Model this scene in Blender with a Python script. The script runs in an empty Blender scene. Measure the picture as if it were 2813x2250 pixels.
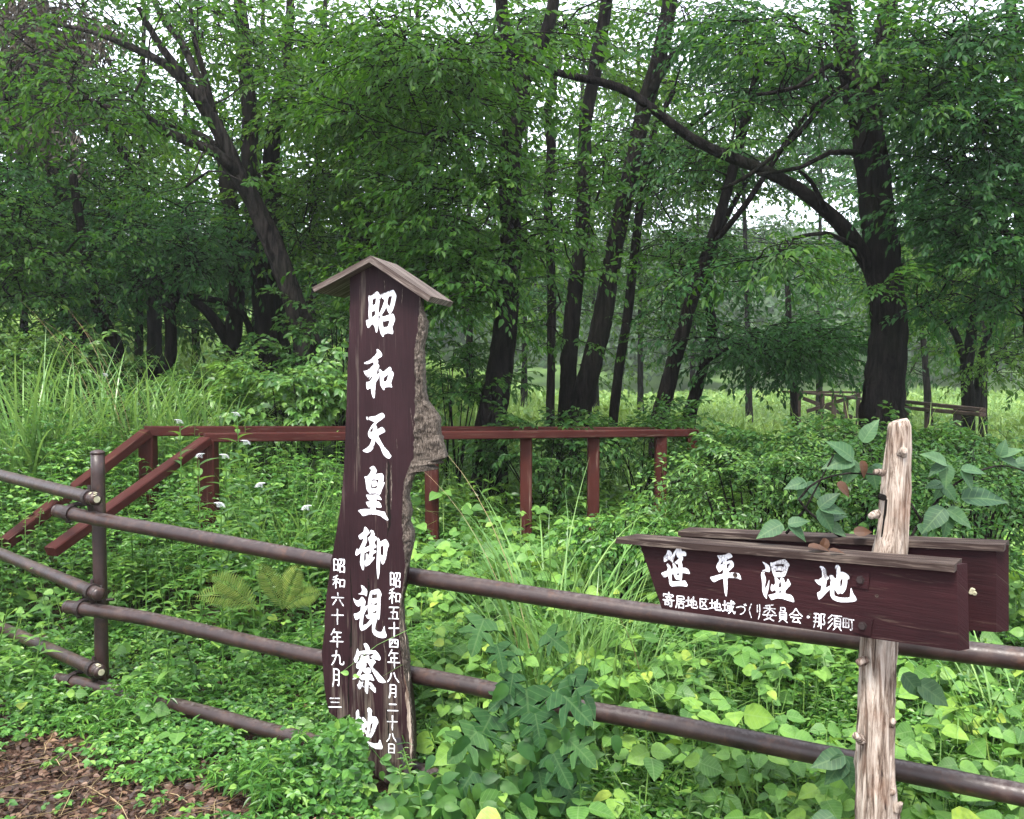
import bpy, bmesh, math, random
import numpy as np
from mathutils import Vector, Matrix, noise as mnoise
from mathutils.geometry import tessellate_polygon

random.seed(7)
RNG = np.random.default_rng(7)
C = bpy.context.scene.collection
SC = bpy.context.scene

# ------------------------------------------------------------------ camera, sky, sun, exposure
F, W, H = 2436.0, 2813.0, 2250.0
PITCH = math.atan(105.0 / F)
EYE = 1.6
cam_d = bpy.data.cameras.new('camera')
cam = bpy.data.objects.new('camera', cam_d)
C.objects.link(cam)
cam.location = (0, 0, EYE)
cam.rotation_euler = (math.pi / 2 - PITCH, 0, 0)
cam_d.sensor_fit = 'HORIZONTAL'
cam_d.sensor_width = 36.0
cam_d.lens = 36.0 * F / W
cam_d.clip_start = 0.05
cam_d.clip_end = 3000
SC.camera = cam

SUN_EL, SUN_AZ = math.radians(58), math.radians(200)
world = bpy.data.worlds.new('World')
SC.world = world
world.use_nodes = True
wn = world.node_tree
wn.nodes.clear()
w_out = wn.nodes.new('ShaderNodeOutputWorld')
w_bg = wn.nodes.new('ShaderNodeBackground')
w_sky = wn.nodes.new('ShaderNodeTexSky')
w_sky.sky_type = 'NISHITA'
w_sky.sun_disc = False
w_sky.sun_elevation = SUN_EL
w_sky.sun_rotation = SUN_AZ
w_sky.air_density = 1.0
w_sky.dust_density = 3.0
w_sky.ozone_density = 1.0
w_mix = wn.nodes.new('ShaderNodeMix')
w_mix.data_type = 'RGBA'
w_mix.inputs[0].default_value = 0.6                      # thin cloud over the blue
w_mix.inputs[7].default_value = (9.6, 10.0, 10.8, 1)
wn.links.new(w_sky.outputs[0], w_mix.inputs[6])
wn.links.new(w_mix.outputs[2], w_bg.inputs[0])
w_bg.inputs[1].default_value = 0.08
wn.links.new(w_bg.outputs[0], w_out.inputs[0])

sun_d = bpy.data.lights.new('sun', 'SUN')
sun_d.energy = 1.5
sun_d.angle = math.radians(10)
sun_d.color = (1.0, 0.95, 0.88)
sun = bpy.data.objects.new('sun', sun_d)
C.objects.link(sun)
# sun stands behind the viewer, to the left
sdir = Vector((math.sin(SUN_AZ) * math.cos(SUN_EL), math.cos(SUN_AZ) * math.cos(SUN_EL), math.sin(SUN_EL)))
sun.rotation_euler = sdir.to_track_quat('Z', 'Y').to_euler()

SC.view_settings.view_transform = 'Standard'
SC.view_settings.look = 'None'
SC.view_settings.gamma = 1.0
SC.view_settings.exposure = 2.4
SC.render.engine = 'CYCLES'
cy = SC.cycles
cy.max_bounces = 5
cy.diffuse_bounces = 2
cy.glossy_bounces = 2
cy.transmission_bounces = 4
cy.volume_bounces = 2
cy.transparent_max_bounces = 4
cy.use_denoising = True
cy.caustics_reflective = False
cy.caustics_refractive = False
cy.sample_clamp_indirect = 6.0

# ------------------------------------------------------------------ helpers
def at(px, py, d):
    """The place in the world that lies at photo pixel (px, py), d metres ahead of the viewer."""
    cx, cyy = (px - W / 2) / F, (H / 2 - py) / F
    y = math.cos(PITCH) + cyy * math.sin(PITCH)
    z = -math.sin(PITCH) + cyy * math.cos(PITCH)
    k = d / y
    return Vector((cx * k, d, EYE + z * k))

def to_px(p):
    x, y, z = p[..., 0], p[..., 1], p[..., 2] - EYE
    fw = y * math.cos(PITCH) - z * math.sin(PITCH)
    up = y * math.sin(PITCH) + z * math.cos(PITCH)
    fw = np.maximum(fw, 0.01)
    return W / 2 + F * x / fw, H / 2 - F * up / fw

def px_m(r, d):
    return r * d / F

def sstep(a, b, x):
    t = np.clip((np.asarray(x, float) - a) / (b - a), 0, 1)
    return t * t * (3 - 2 * t)

def gh(x, y):
    """ground height"""
    x = np.asarray(x, float); y = np.asarray(y, float)
    h = 0.02 * np.sin(x * 2.1 + 0.5) * np.sin(y * 1.7) + 0.25 * sstep(4.2, 7.5, y) * sstep(1.5, -2.0, x)
    h = h - .09
    h = h + 0.65 * sstep(5.2, 8.5, y) * sstep(-0.4, -2.8, x)
    h = h + 0.12 * sstep(7, 12, y) * np.sin(x * .37 + 1)
    h = h - 0.9 * sstep(14, 24, y) * sstep(-2, 3, x)
    h = h + 2.6 * sstep(14, 40, y) * sstep(-3, -12, x)
    h = h + 17 * sstep(74, 165, y) * (0.8 + 0.2 * np.sin(x * .03 + 1.0)) * (1 + .3 * sstep(0, 80, x))
    return h

def ghf(x, y):
    return float(gh(x, y))

def tag(o, label=None, cat=None, group=None, kind=None):
    if label: o['label'] = label
    if cat: o['category'] = cat
    if group: o['group'] = group
    if kind: o['kind'] = kind
    return o

def empty(name, loc, label, cat, group=None):
    o = bpy.data.objects.new(name, None)
    o.empty_display_size = 0.1
    C.objects.link(o)
    o.location = loc
    return tag(o, label, cat, group)

def link(name, me, mats, parent=None, smooth=False):
    o = bpy.data.objects.new(name, me)
    C.objects.link(o)
    for m in (mats if isinstance(mats, (list, tuple)) else [mats]):
        me.materials.append(m)
    if parent is not None:
        o.parent = parent
        inv = Matrix.Translation(-world_loc(parent))
        me.transform(inv)
    me.polygons.foreach_set('use_smooth', np.full(len(me.polygons), bool(smooth)))
    return o

def world_loc(o):
    v = Vector(o.location)
    while o.parent is not None:
        o = o.parent
        v = v + Vector(o.location)
    return v

class Acc:
    """Collects vertices and faces (three or four corners) as numpy blocks."""
    def __init__(s):
        s.v, s.q, s.t, s.qm, s.tm, s.uv, s.n = [], [], [], [], [], [], 0
    def add(s, v, quads=None, tris=None, mat=0, uv=None):
        v = np.asarray(v, float).reshape(-1, 3)
        if quads is not None and len(quads):
            q = np.asarray(quads, int).reshape(-1, 4) + s.n
            s.q.append(q); s.qm.append(np.full(len(q), mat))
        if tris is not None and len(tris):
            t = np.asarray(tris, int).reshape(-1, 3) + s.n
            s.t.append(t); s.tm.append(np.full(len(t), mat))
        s.v.append(v)
        s.uv.append(np.zeros((len(v), 2)) if uv is None else np.asarray(uv, float).reshape(-1, 2))
        s.n += len(v)
    def build(s, name, mats, parent=None, smooth=False):
        me = bpy.data.meshes.new(name)
        v = np.concatenate(s.v) if s.v else np.zeros((0, 3))
        uv = np.concatenate(s.uv) if s.uv else np.zeros((0, 2))
        q = np.concatenate(s.q) if s.q else np.zeros((0, 4), int)
        t = np.concatenate(s.t) if s.t else np.zeros((0, 3), int)
        mi = np.concatenate(([np.concatenate(s.qm)] if s.q else []) + ([np.concatenate(s.tm)] if s.t else []))
        loops = np.concatenate([q.ravel(), t.ravel()]).astype(np.int32)
        starts = np.concatenate([np.arange(len(q)) * 4, len(q) * 4 + np.arange(len(t)) * 3]).astype(np.int32)
        me.vertices.add(len(v)); me.vertices.foreach_set('co', v.astype(np.float32).ravel())
        me.loops.add(len(loops)); me.loops.foreach_set('vertex_index', loops)
        me.polygons.add(len(starts)); me.polygons.foreach_set('loop_start', starts)
        me.polygons.foreach_set('material_index', mi.astype(np.int32))
        ul = me.uv_layers.new(name='UVMap')
        ul.data.foreach_set('uv', uv[loops].astype(np.float32).ravel())
        me.update(calc_edges=True)
        return link(name, me, mats, parent, smooth)

def frames(P):
    P = np.asarray(P, float)
    T = np.gradient(P, axis=0)
    T /= np.linalg.norm(T, axis=1, keepdims=True) + 1e-9
    up = np.array([0, 0, 1.0]) if abs(T[0, 2]) < .9 else np.array([0, 1.0, 0])
    A = np.zeros_like(T); B = np.zeros_like(T)
    for i in range(len(T)):
        a = np.cross(up, T[i]); a /= np.linalg.norm(a) + 1e-9
        A[i] = a; B[i] = np.cross(T[i], a); up = B[i]
    return T, A, B

def resample(P, R, step):
    P = np.asarray(P, float); R = np.asarray(R, float)
    if len(P) > 2:                                     # Catmull-Rom
        pts, rs = [], []
        n = len(P)
        for i in range(n - 1):
            p0, p1, p2, p3 = P[max(i - 1, 0)], P[i], P[i + 1], P[min(i + 2, n - 1)]
            m = max(2, int(np.linalg.norm(p2 - p1) / step))
            for k in range(m):
                t = k / m
                pts.append(.5 * ((2 * p1) + (-p0 + p2) * t + (2 * p0 - 5 * p1 + 4 * p2 - p3) * t * t + (-p0 + 3 * p1 - 3 * p2 + p3) * t ** 3))
                rs.append(R[i] * (1 - t) + R[i + 1] * t)
        pts.append(P[-1]); rs.append(R[-1])
        return np.array(pts), np.array(rs)
    m = max(2, int(np.linalg.norm(P[1] - P[0]) / step) + 1)
    t = np.linspace(0, 1, m)[:, None]
    return P[0] * (1 - t) + P[1] * t, (R[0] * (1 - t[:, 0]) + R[1] * t[:, 0])

def tube(acc, P, R, sides=8, step=None, rough=0.0, cap=True, mat=0, seed=0, lumps=6.0, furrow=0.0):
    P = np.asarray([tuple(p) for p in P], float); R = np.asarray(R, float) * np.ones(len(P))
    if step: P, R = resample(P, R, step)
    T, A, B = frames(P)
    ang = np.arange(sides) * 2 * math.pi / sides
    V = np.zeros((len(P), sides, 3))
    for i in range(len(P)):
        rr = np.full(sides, R[i])
        if rough:
            for k in range(sides):
                q = Vector((math.cos(ang[k]) * 2.2 + seed * 3.1, math.sin(ang[k]) * 2.2, (i * (step or .1)) * lumps))
                rr[k] *= 1 + rough * mnoise.noise(q) + .5 * rough * mnoise.noise(q * 2.7)
                if furrow: rr[k] *= 1 - furrow * abs(mnoise.noise(Vector((math.cos(ang[k]) * 6 + seed, math.sin(ang[k]) * 6, i * step * 5)))) - furrow * .6 * abs(mnoise.noise(Vector((math.cos(ang[k]) * 13, math.sin(ang[k]) * 13 + seed, i * step * 9))))
        V[i] = P[i] + A[i] * (np.cos(ang) * rr)[:, None] + B[i] * (np.sin(ang) * rr)[:, None]
    n = len(P); base = acc.n
    i, k = np.meshgrid(np.arange(n - 1), np.arange(sides), indexing='ij')
    k2 = (k + 1) % sides
    q = np.stack([i * sides + k, i * sides + k2, (i + 1) * sides + k2, (i + 1) * sides + k], -1).reshape(-1, 4)
    vv = V.reshape(-1, 3); tris = []
    if cap:
        vv = np.concatenate([vv, P[:1], P[-1:]])
        for k in range(sides):
            tris.append([n * sides, (k + 1) % sides, k])
            tris.append([n * sides + 1, (n - 1) * sides + k, (n - 1) * sides + (k + 1) % sides])
    L = np.concatenate([[0], np.cumsum(np.linalg.norm(np.diff(P, axis=0), axis=1))])
    uv = np.stack([np.tile(np.arange(sides) / sides, n), np.repeat(L, sides)], -1)
    if cap: uv = np.concatenate([uv, [[0, 0], [0, 0]]])
    acc.add(vv, q, tris, mat, uv)

def box(acc, p, ax, ay, az, mat=0):
    """box from corner p with edge vectors"""
    p = np.array(p, float); ax = np.array(ax, float); ay = np.array(ay, float); az = np.array(az, float)
    v = [p, p + ax, p + ax + ay, p + ay]
    v = v + [q + az for q in v]
    lx, ly, lz = (float(np.linalg.norm(q)) for q in (ax, ay, az))
    o = float(abs(p[0] * 7.3 + p[2] * 3.1)) % 5
    uv = [(o, 0), (o + lx, 0), (o + lx, ly), (o, ly), (o, lz), (o + lx, lz), (o + lx, ly + lz), (o, ly + lz)]
    acc.add(v, [[3, 2, 1, 0], [4, 5, 6, 7], [0, 1, 5, 4], [1, 2, 6, 5], [2, 3, 7, 6], [3, 0, 4, 7]], mat=mat, uv=uv)

def beam(acc, a, b, wid, hei, mat=0, bevel=.006):
    """a squared timber from a to b"""
    a = Vector(a); b = Vector(b)
    t = (b - a).normalized()
    up = Vector((0, 0, 1)) if abs(t.z) < .95 else Vector((0, 1, 0))
    s = t.cross(up).normalized(); u = s.cross(t)
    w, h, c = wid / 2, hei / 2, bevel
    prof = [(-w + c, -h), (w - c, -h), (w, -h + c), (w, h - c), (w - c, h), (-w + c, h), (-w, h - c), (-w, -h + c)]
    v = [a + s * x + u * y for x, y in prof] + [b + s * x + u * y for x, y in prof]
    q = [[k, (k + 1) % 8, 8 + (k + 1) % 8, 8 + k] for k in range(8)]
    q += [[3, 2, 1, 0], [7, 6, 5, 4], [7, 4, 3, 0], [8, 9, 10, 11], [12, 13, 14, 15], [8, 11, 12, 15]]
    L = (b - a).length; o = abs(a.x * 7.3 + a.y * 3.1) % 5
    uv = [(o, x + y) for x, y in prof] + [(o + L, x + y) for x, y in prof]
    acc.add([tuple(x) for x in v], q, mat=mat, uv=uv)

def norm(a):
    return a / (np.linalg.norm(a, axis=-1, keepdims=True) + 1e-9)

# ------------------------------------------------------------------ materials
def M(name):
    m = bpy.data.materials.new(name); m.use_nodes = True
    m.node_tree.nodes.clear()
    return m, m.node_tree

def nd(t, kind, **kw):
    n = t.nodes.new(kind)
    for k, v in kw.items():
        if k.startswith('i_'): n.inputs[int(k[2:])].default_value = v
        else: setattr(n, k, v)
    return n

def ramp(t, fac, stops):
    r = t.nodes.new('ShaderNodeValToRGB')
    el = r.color_ramp.elements
    while len(el) < len(stops): el.new(0.5)
    for e, (p, c) in zip(el, stops):
        e.position = p
        e.color = (*c, 1) if len(c) == 3 else c
    t.links.new(fac, r.inputs[0])
    return r

def mixc(t, fac, a, b, mode='MIX'):
    m = t.nodes.new('ShaderNodeMix'); m.data_type = 'RGBA'; m.blend_type = mode
    for s, v in ((0, fac), (6, a), (7, b)):
        if hasattr(v, 'links') or hasattr(v, 'is_linked'): t.links.new(v, m.inputs[s])
        else: m.inputs[s].default_value = (*v, 1) if isinstance(v, tuple) and len(v) == 3 else v
    return m.outputs[2]

def noise_t(t, vec, scale, detail=4, rough=.55, dist=0.0):
    n = nd(t, 'ShaderNodeTexNoise')
    n.inputs['Scale'].default_value = scale; n.inputs['Detail'].default_value = detail
    n.inputs['Roughness'].default_value = rough; n.inputs['Distortion'].default_value = dist
    if vec is not None: t.links.new(vec, n.inputs['Vector'])
    return n.outputs[0]

def mapping(t, src, scale=(1, 1, 1), rot=(0, 0, 0)):
    m = nd(t, 'ShaderNodeMapping')
    m.inputs['Scale'].default_value = scale; m.inputs['Rotation'].default_value = rot
    t.links.new(src, m.inputs[0])
    return m.outputs[0]

def finish(m, t, col, rough=.6, bump=None, bstr=.3, bdist=.01, spec=.4, extra=None):
    p = nd(t, 'ShaderNodeBsdfPrincipled')
    o = nd(t, 'ShaderNodeOutputMaterial')
    if isinstance(col, tuple): p.inputs['Base Color'].default_value = (*col, 1)
    else: t.links.new(col, p.inputs['Base Color'])
    if isinstance(rough, float): p.inputs['Roughness'].default_value = rough
    else: t.links.new(rough, p.inputs['Roughness'])
    p.inputs['Specular IOR Level'].default_value = spec
    if bump is not None:
        b = nd(t, 'ShaderNodeBump'); b.inputs['Strength'].default_value = bstr; b.inputs['Distance'].default_value = bdist
        t.links.new(bump, b.inputs['Height']); t.links.new(b.outputs[0], p.inputs['Normal'])
    t.links.new(p.outputs[0], o.inputs[0])
    return m

def leaf_mat(name, stops, trans=(.16, .34, .03), tfac=.35, rough=.42, veins=0.0, spec=.45):
    m, t = M(name)
    g = nd(t, 'ShaderNodeNewGeometry')
    tc = nd(t, 'ShaderNodeTexCoord')
    col = ramp(t, g.outputs['Random Per Island'], stops).outputs[0]
    n = noise_t(t, tc.outputs['Object'], 1.3, 2)
    n2 = ramp(t, n, [(.3, (.75, .8, .8)), (.7, (1.15, 1.1, .95))]).outputs[0]
    col = mixc(t, 1.0, col, n2, 'MULTIPLY')
    bl = noise_t(t, tc.outputs['Object'], 34, 3, .6)
    col = mixc(t, 1.0, col, ramp(t, bl, [(.30, (.62, .66, .60)), (.5, (1, 1, 1)), (.74, (1.25, 1.16, .95))]).outputs[0], 'MULTIPLY')
    if veins:
        uvn = nd(t, 'ShaderNodeSeparateXYZ'); t.links.new(tc.outputs['UV'], uvn.inputs[0])
        ab = nd(t, 'ShaderNodeMath', operation='ABSOLUTE'); t.links.new(uvn.outputs[0], ab.inputs[0])
        a = nd(t, 'ShaderNodeMath', operation='MULTIPLY', i_1=-.55); t.links.new(ab.outputs[0], a.inputs[0])
        s = nd(t, 'ShaderNodeMath', operation='ADD'); t.links.new(uvn.outputs[1], s.inputs[0]); t.links.new(a.outputs[0], s.inputs[1])
        k = nd(t, 'ShaderNodeMath', operation='MULTIPLY', i_1=7.0); t.links.new(s.outputs[0], k.inputs[0])
        fr = nd(t, 'ShaderNodeMath', operation='FRACT'); t.links.new(k.outputs[0], fr.inputs[0])
        lt = nd(t, 'ShaderNodeMath', operation='LESS_THAN', i_1=.13); t.links.new(fr.outputs[0], lt.inputs[0])
        mid = nd(t, 'ShaderNodeMath', operation='LESS_THAN', i_1=.022); t.links.new(ab.outputs[0], mid.inputs[0])
        mx = nd(t, 'ShaderNodeMath', operation='MAXIMUM'); t.links.new(lt.outputs[0], mx.inputs[0]); t.links.new(mid.outputs[0], mx.inputs[1])
        f = nd(t, 'ShaderNodeMath', operation='MULTIPLY', i_1=float(veins)); t.links.new(mx.outputs[0], f.inputs[0])
        col = mixc(t, f.outputs[0], col, (.24, .36, .14))
    p = nd(t, 'ShaderNodeBsdfPrincipled'); p.inputs['Roughness'].default_value = rough
    p.inputs['Specular IOR Level'].default_value = spec
    t.links.new(col, p.inputs['Base Color'])
    tr = nd(t, 'ShaderNodeBsdfTranslucent')
    tcx = mixc(t, .6, col, trans)
    t.links.new(tcx, tr.inputs[0])
    mx = nd(t, 'ShaderNodeMixShader'); mx.inputs[0].default_value = tfac
    t.links.new(p.outputs[0], mx.inputs[1]); t.links.new(tr.outputs[0], mx.inputs[2])
    o = nd(t, 'ShaderNodeOutputMaterial'); t.links.new(mx.outputs[0], o.inputs[0])
    return m

MT = {}
MT['tree_leaf'] = leaf_mat('tree_leaf', [(0, (0.016, 0.056, 0.012)), (0.5, (0.026, 0.082, 0.014)), (0.85, (0.042, 0.11, 0.016)), (1, (0.07, 0.14, 0.02))], (0.1, 0.25, 0.012), 0.45, 0.5, 0.0, 0.22)
MT['tree_leaf_cool'] = leaf_mat('tree_leaf_cool', [(0, (0.013, 0.052, 0.018)), (0.5, (0.021, 0.075, 0.024)), (0.9, (0.034, 0.1, 0.026)), (1, (0.055, 0.125, 0.028))], (0.06, 0.19, 0.02), 0.42, 0.5, 0.0, 0.22)
MT['tree_leaf_light'] = leaf_mat('tree_leaf_light', [(0, (0.028, 0.085, 0.014)), (0.5, (0.046, 0.115, 0.016)), (0.85, (0.066, 0.14, 0.02)), (1, (0.09, 0.155, 0.025))], (0.15, 0.31, 0.015), 0.48, 0.5, 0.0, 0.22)
MT['dry_leaf'] = leaf_mat('dry_leaf', [(0, (.022, .019, .014)), (.6, (.055, .045, .036)), (1, (.10, .082, .066))], (.08, .065, .045), .2, .7)
MT['weed'] = leaf_mat('weed', [(0, (0.026, 0.09, 0.02)), (0.4, (0.06, 0.17, 0.034)), (0.8, (0.11, 0.265, 0.05)), (1, (0.21, 0.37, 0.075))], (0.22, 0.44, 0.045), .33, .40)
MT['kudzu'] = leaf_mat('kudzu', [(0, (0.045, 0.12, 0.03)), (0.4, (0.085, 0.2, 0.044)), (0.78, (0.14, 0.285, 0.058)), (0.95, (0.2, 0.34, 0.06)), (1, (0.29, 0.38, 0.065))], (0.27, 0.46, 0.045), .34, .48, .34, .28)
MT['lance'] = leaf_mat('lance', [(0, (0.03, 0.09, 0.022)), (0.5, (0.075, 0.185, 0.04)), (1, (0.15, 0.28, 0.058))], (0.24, 0.4, 0.045), .33, .40)
MT['bush'] = leaf_mat('bush', [(0, (0.018, 0.066, 0.018)), (0.5, (0.036, 0.105, 0.025)), (0.9, (0.065, 0.15, 0.033)), (1, (0.11, 0.19, 0.045))], (0.12, 0.26, 0.025), 0.34, 0.5, 0.0, 0.25)
MT['glaucous'] = leaf_mat('glaucous', [(0, (.022, .060, .030)), (.6, (.040, .096, .046)), (1, (.068, .135, .062))], (.09, .21, .045), .25, .55, .16, .25)
MT['lobed'] = leaf_mat('lobed', [(0, (0.014, 0.055, 0.018)), (0.6, (0.024, 0.078, 0.024)), (1, (0.04, 0.105, 0.028))], (0.09, 0.22, 0.03), 0.25, 0.5, .14, 0.25)
MT['grass'] = leaf_mat('grass', [(0, (0.0825, 0.18, 0.0525)), (0.6, (0.1425, 0.285, 0.0825)), (1, (0.225, 0.36, 0.12))], (0.33, 0.51, 0.09), .3, .38)
MT['straw'] = leaf_mat('straw', [(0, (.22, .16, .09)), (1, (.38, .29, .17))], (.3, .22, .1), .2, .6)
MT['fern'] = leaf_mat('fern', [(0, (.12, .21, .05)), (1, (.24, .31, .09))], (.34, .42, .09), .35, .5)
MT['litter'] = leaf_mat('litter', [(0, (.022, .011, .008)), (.45, (.055, .027, .018)), (.8, (.11, .058, .038)), (1, (.20, .125, .085))], (.2, .1, .05), .1, .6)
MT['brown_leaf'] = leaf_mat('brown_leaf', [(0, (.045, .02, .011)), (1, (.10, .045, .024))], (.12, .05, .02), .3, .55)
MT['meadow'] = leaf_mat('meadow', [(0, (.09, .19, .045)), (.5, (.14, .26, .055)), (1, (.22, .33, .08))], (.30, .42, .07), .35, .5)
MT['far_leaf'] = leaf_mat('far_leaf', [(0, (0.028, 0.068, 0.028)), (1, (0.056, 0.112, 0.04))], (0.096, 0.176, 0.032), .25, .6)

def simple(name, col, rough=.6, spec=.4, nscale=0, dark=.6):
    m, t = M(name)
    if nscale:
        tc = nd(t, 'ShaderNodeTexCoord')
        n = noise_t(t, tc.outputs['Object'], nscale, 5, .65)
        c = ramp(t, n, [(.3, tuple(x * dark for x in col)), (.7, col)]).outputs[0]
        return finish(m, t, c, rough, n, .3, .004, spec)
    return finish(m, t, col, rough, spec=spec)

def bark_mat(name, c0, c1, moss=(.03, .045, .02), mossf=.35):
    m, t = M(name)
    tc = nd(t, 'ShaderNodeTexCoord')
    v = mapping(t, tc.outputs['Object'], (9, 9, 1.6))
    n = noise_t(t, v, 2.2, 8, .7, .6)
    n2 = noise_t(t, tc.outputs['Object'], 1.2, 3)
    c = ramp(t, n, [(.40, c0), (.62, c1)]).outputs[0]
    mf = ramp(t, n2, [(.5, (0, 0, 0)), (.72, (mossf,) * 3)]).outputs[0]
    c = mixc(t, mf, c, moss)
    return finish(m, t, c, .9, n, 1.0, .04, .06)
MT['bark'] = bark_mat('bark', (.0012, .001, .001), (.014, .0115, .0105), (.011, .015, .008))
MT['bark_grey'] = bark_mat('bark_grey', (.003, .0025, .0025), (.036, .031, .028), (.012, .016, .009))

# purple-brown stain on timber, worn through to grey wood along the grain
def stain_mat(name, base, alt, worn, axis, wear_lo=.62, wear_hi=.74, low=None, rough=.5):
    m, t = M(name)
    tc = nd(t, 'ShaderNodeTexCoord')
    src = tc.outputs['Object']
    if axis == 'x':
        v = mapping(t, tc.outputs['UV'], (2.2, 30, 1)); vf = mapping(t, tc.outputs['UV'], (6, 110, 1))
    else:
        v = mapping(t, src, (26, 26, 1.3)); vf = mapping(t, src, (110, 110, 4))
    n = noise_t(t, v, 1.6, 5, .6, .5); nf = noise_t(t, vf, 1.5, 6, .7)
    big = noise_t(t, src, 3.2, 3)
    c = ramp(t, big, [(.35, base), (.68, alt)]).outputs[0]
    c = mixc(t, .35, c, ramp(t, nf, [(.3, tuple(x * .45 for x in base)), (.7, tuple(x * 1.3 for x in alt))]).outputs[0])
    w = nd(t, 'ShaderNodeMath', operation='ADD'); t.links.new(n, w.inputs[0])
    nb = nd(t, 'ShaderNodeMath', operation='MULTIPLY_ADD', i_1=.30, i_2=-.15); t.links.new(nf, nb.inputs[0])
    t.links.new(nb.outputs[0], w.inputs[1])
    wsrc = w.outputs[0]
    if low:                                            # more wear below this height, and to the left
        sp = nd(t, 'ShaderNodeSeparateXYZ'); t.links.new(src, sp.inputs[0])
        mr = nd(t, 'ShaderNodeMapRange'); t.links.new(sp.outputs[2], mr.inputs[0])
        mr.inputs[1].default_value = low[0]; mr.inputs[2].default_value = low[1]
        mr.inputs[3].default_value = 0.0; mr.inputs[4].default_value = low[2]
        ad = nd(t, 'ShaderNodeMath', operation='ADD'); t.links.new(wsrc, ad.inputs[0]); t.links.new(mr.outputs[0], ad.inputs[1])
        mx = nd(t, 'ShaderNodeMapRange'); t.links.new(sp.outputs[0], mx.inputs[0])
        mx.inputs[1].default_value = .05; mx.inputs[2].default_value = .13
        mx.inputs[3].default_value = 0.0; mx.inputs[4].default_value = -.12
        ad2 = nd(t, 'ShaderNodeMath', operation='ADD'); t.links.new(ad.outputs[0], ad2.inputs[0]); t.links.new(mx.outputs[0], ad2.inputs[1])
        wsrc = ad2.outputs[0]
    wf = ramp(t, wsrc, [(wear_lo, (0, 0, 0)), (wear_hi, (1, 1, 1))]).outputs[0]
    wc = ramp(t, nf, [(.32, tuple(x * .28 for x in worn)), (.68, worn)]).outputs[0]
    c = mixc(t, wf, c, wc)
    return finish(m, t, c, rough, nf, .5, .004, .10)
MT['stain'] = stain_mat('stained_board', (.012, .0054, .0066), (.025, .0108, .0130), (.105, .082, .068), 'z', .59, .73, (.80, .10, .16), .5)
MT['stain_h'] = stain_mat('stained_plank', (.009, .0032, .0040), (.028, .0085, .0100), (.14, .105, .08), 'x', .63, .82, None, .55)
MT['stain_cap'] = stain_mat('weathered_plank', (.018, .011, .010), (.04, .027, .023), (.17, .135, .11), 'x', .50, .66, None, .7)
MT['roof_wood'] = stain_mat('grey_roof_wood', (.045, .032, .028), (.085, .065, .056), (.24, .20, .175), 'x', .44, .60, None, .75)
MT['red_wood'] = stain_mat('red_wood', (.028, .0065, .0055), (.048, .0115, .009), (.12, .075, .055), 'x', .58, .76, None, .6)
MT['red_wood_v'] = stain_mat('red_wood_upright', (.032, .0085, .007), (.055, .0145, .011), (.18, .115, .09), 'z', .58, .74, None, .65)
MT['grey_wood'] = stain_mat('grey_wood', (.020, .013, .010), (.042, .030, .024), (.12, .09, .07), 'x', .55, .7, None, .7)

def pipe_mat():
    m, t = M('painted_pipe')
    tc = nd(t, 'ShaderNodeTexCoord'); g = nd(t, 'ShaderNodeNewGeometry')
    n = noise_t(t, tc.outputs['Object'], 9, 6, .7)
    nf = noise_t(t, tc.outputs['Object'], 60, 5, .7)
    c = ramp(t, n, [(.3, (.012, .006, .0055)), (.55, (.025, .013, .0115)), (.75, (.055, .033, .026))]).outputs[0]
    sp = nd(t, 'ShaderNodeSeparateXYZ'); t.links.new(g.outputs['Normal'], sp.inputs[0])
    s2 = nd(t, 'ShaderNodeMath', operation='MULTIPLY_ADD', i_1=.62, i_2=0.0); t.links.new(sp.outputs[2], s2.inputs[0])
    a2 = nd(t, 'ShaderNodeMath', operation='MULTIPLY'); t.links.new(s2.outputs[0], a2.inputs[0]); t.links.new(nf, a2.inputs[1])
    dust = ramp(t, a2.outputs[0], [(.24, (0, 0, 0)), (.46, (.75, .75, .75))]).outputs[0]
    c = mixc(t, dust, c, (.12, .105, .098))
    rust = ramp(t, noise_t(t, tc.outputs['Object'], 16, 6, .75), [(.54, (0, 0, 0)), (.68, (.8, .8, .8))]).outputs[0]
    c = mixc(t, rust, c, (.06, .028, .017))
    r = ramp(t, nf, [(.3, (.30,) * 3), (.7, (.55,) * 3)]).outputs[0]
    return finish(m, t, c, r, nf, .35, .003, .4)
MT['pipe'] = pipe_mat()
MT['pipe_clamp'] = simple('rusty_clamp', (.022, .012, .011), .55, .4, 40, .4)
MT['lichen'] = simple('lichen_cap', (.42, .40, .27), .9, .2, 60, .5)
MT['log'] = None
def log_mat():
    m, t = M('pale_dead_log')
    tc = nd(t, 'ShaderNodeTexCoord')
    v = mapping(t, tc.outputs['Object'], (34, 34, 3.0))
    n = noise_t(t, v, 1.6, 9, .72, .8)
    n2 = noise_t(t, tc.outputs['Object'], 7, 4, .6)
    c = ramp(t, n, [(.36, (.025, .015, .012)), (.44, (.17, .125, .095)), (.54, (.42, .35, .29)), (.70, (.60, .54, .48))]).outputs[0]
    c = mixc(t, ramp(t, n2, [(.52, (0, 0, 0)), (.70, (.45,) * 3)]).outputs[0], c, (.23, .12, .075))
    return finish(m, t, c, .85, n, 1.0, .014, .2)
MT['log'] = log_mat()
def bark_edge_mat():
    m, t = M('live_edge')
    tc = nd(t, 'ShaderNodeTexCoord')
    n = noise_t(t, mapping(t, tc.outputs['Object'], (70, 70, 15)), 2.0, 10, .8, 1.2)
    c = ramp(t, n, [(.36, (.006, .005, .004)), (.46, (.045, .034, .026)), (.57, (.17, .14, .115)), (.72, (.42, .38, .33))]).outputs[0]
    return finish(m, t, c, .9, n, 1.0, .012, .2)
MT['live_edge'] = bark_edge_mat()
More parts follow.
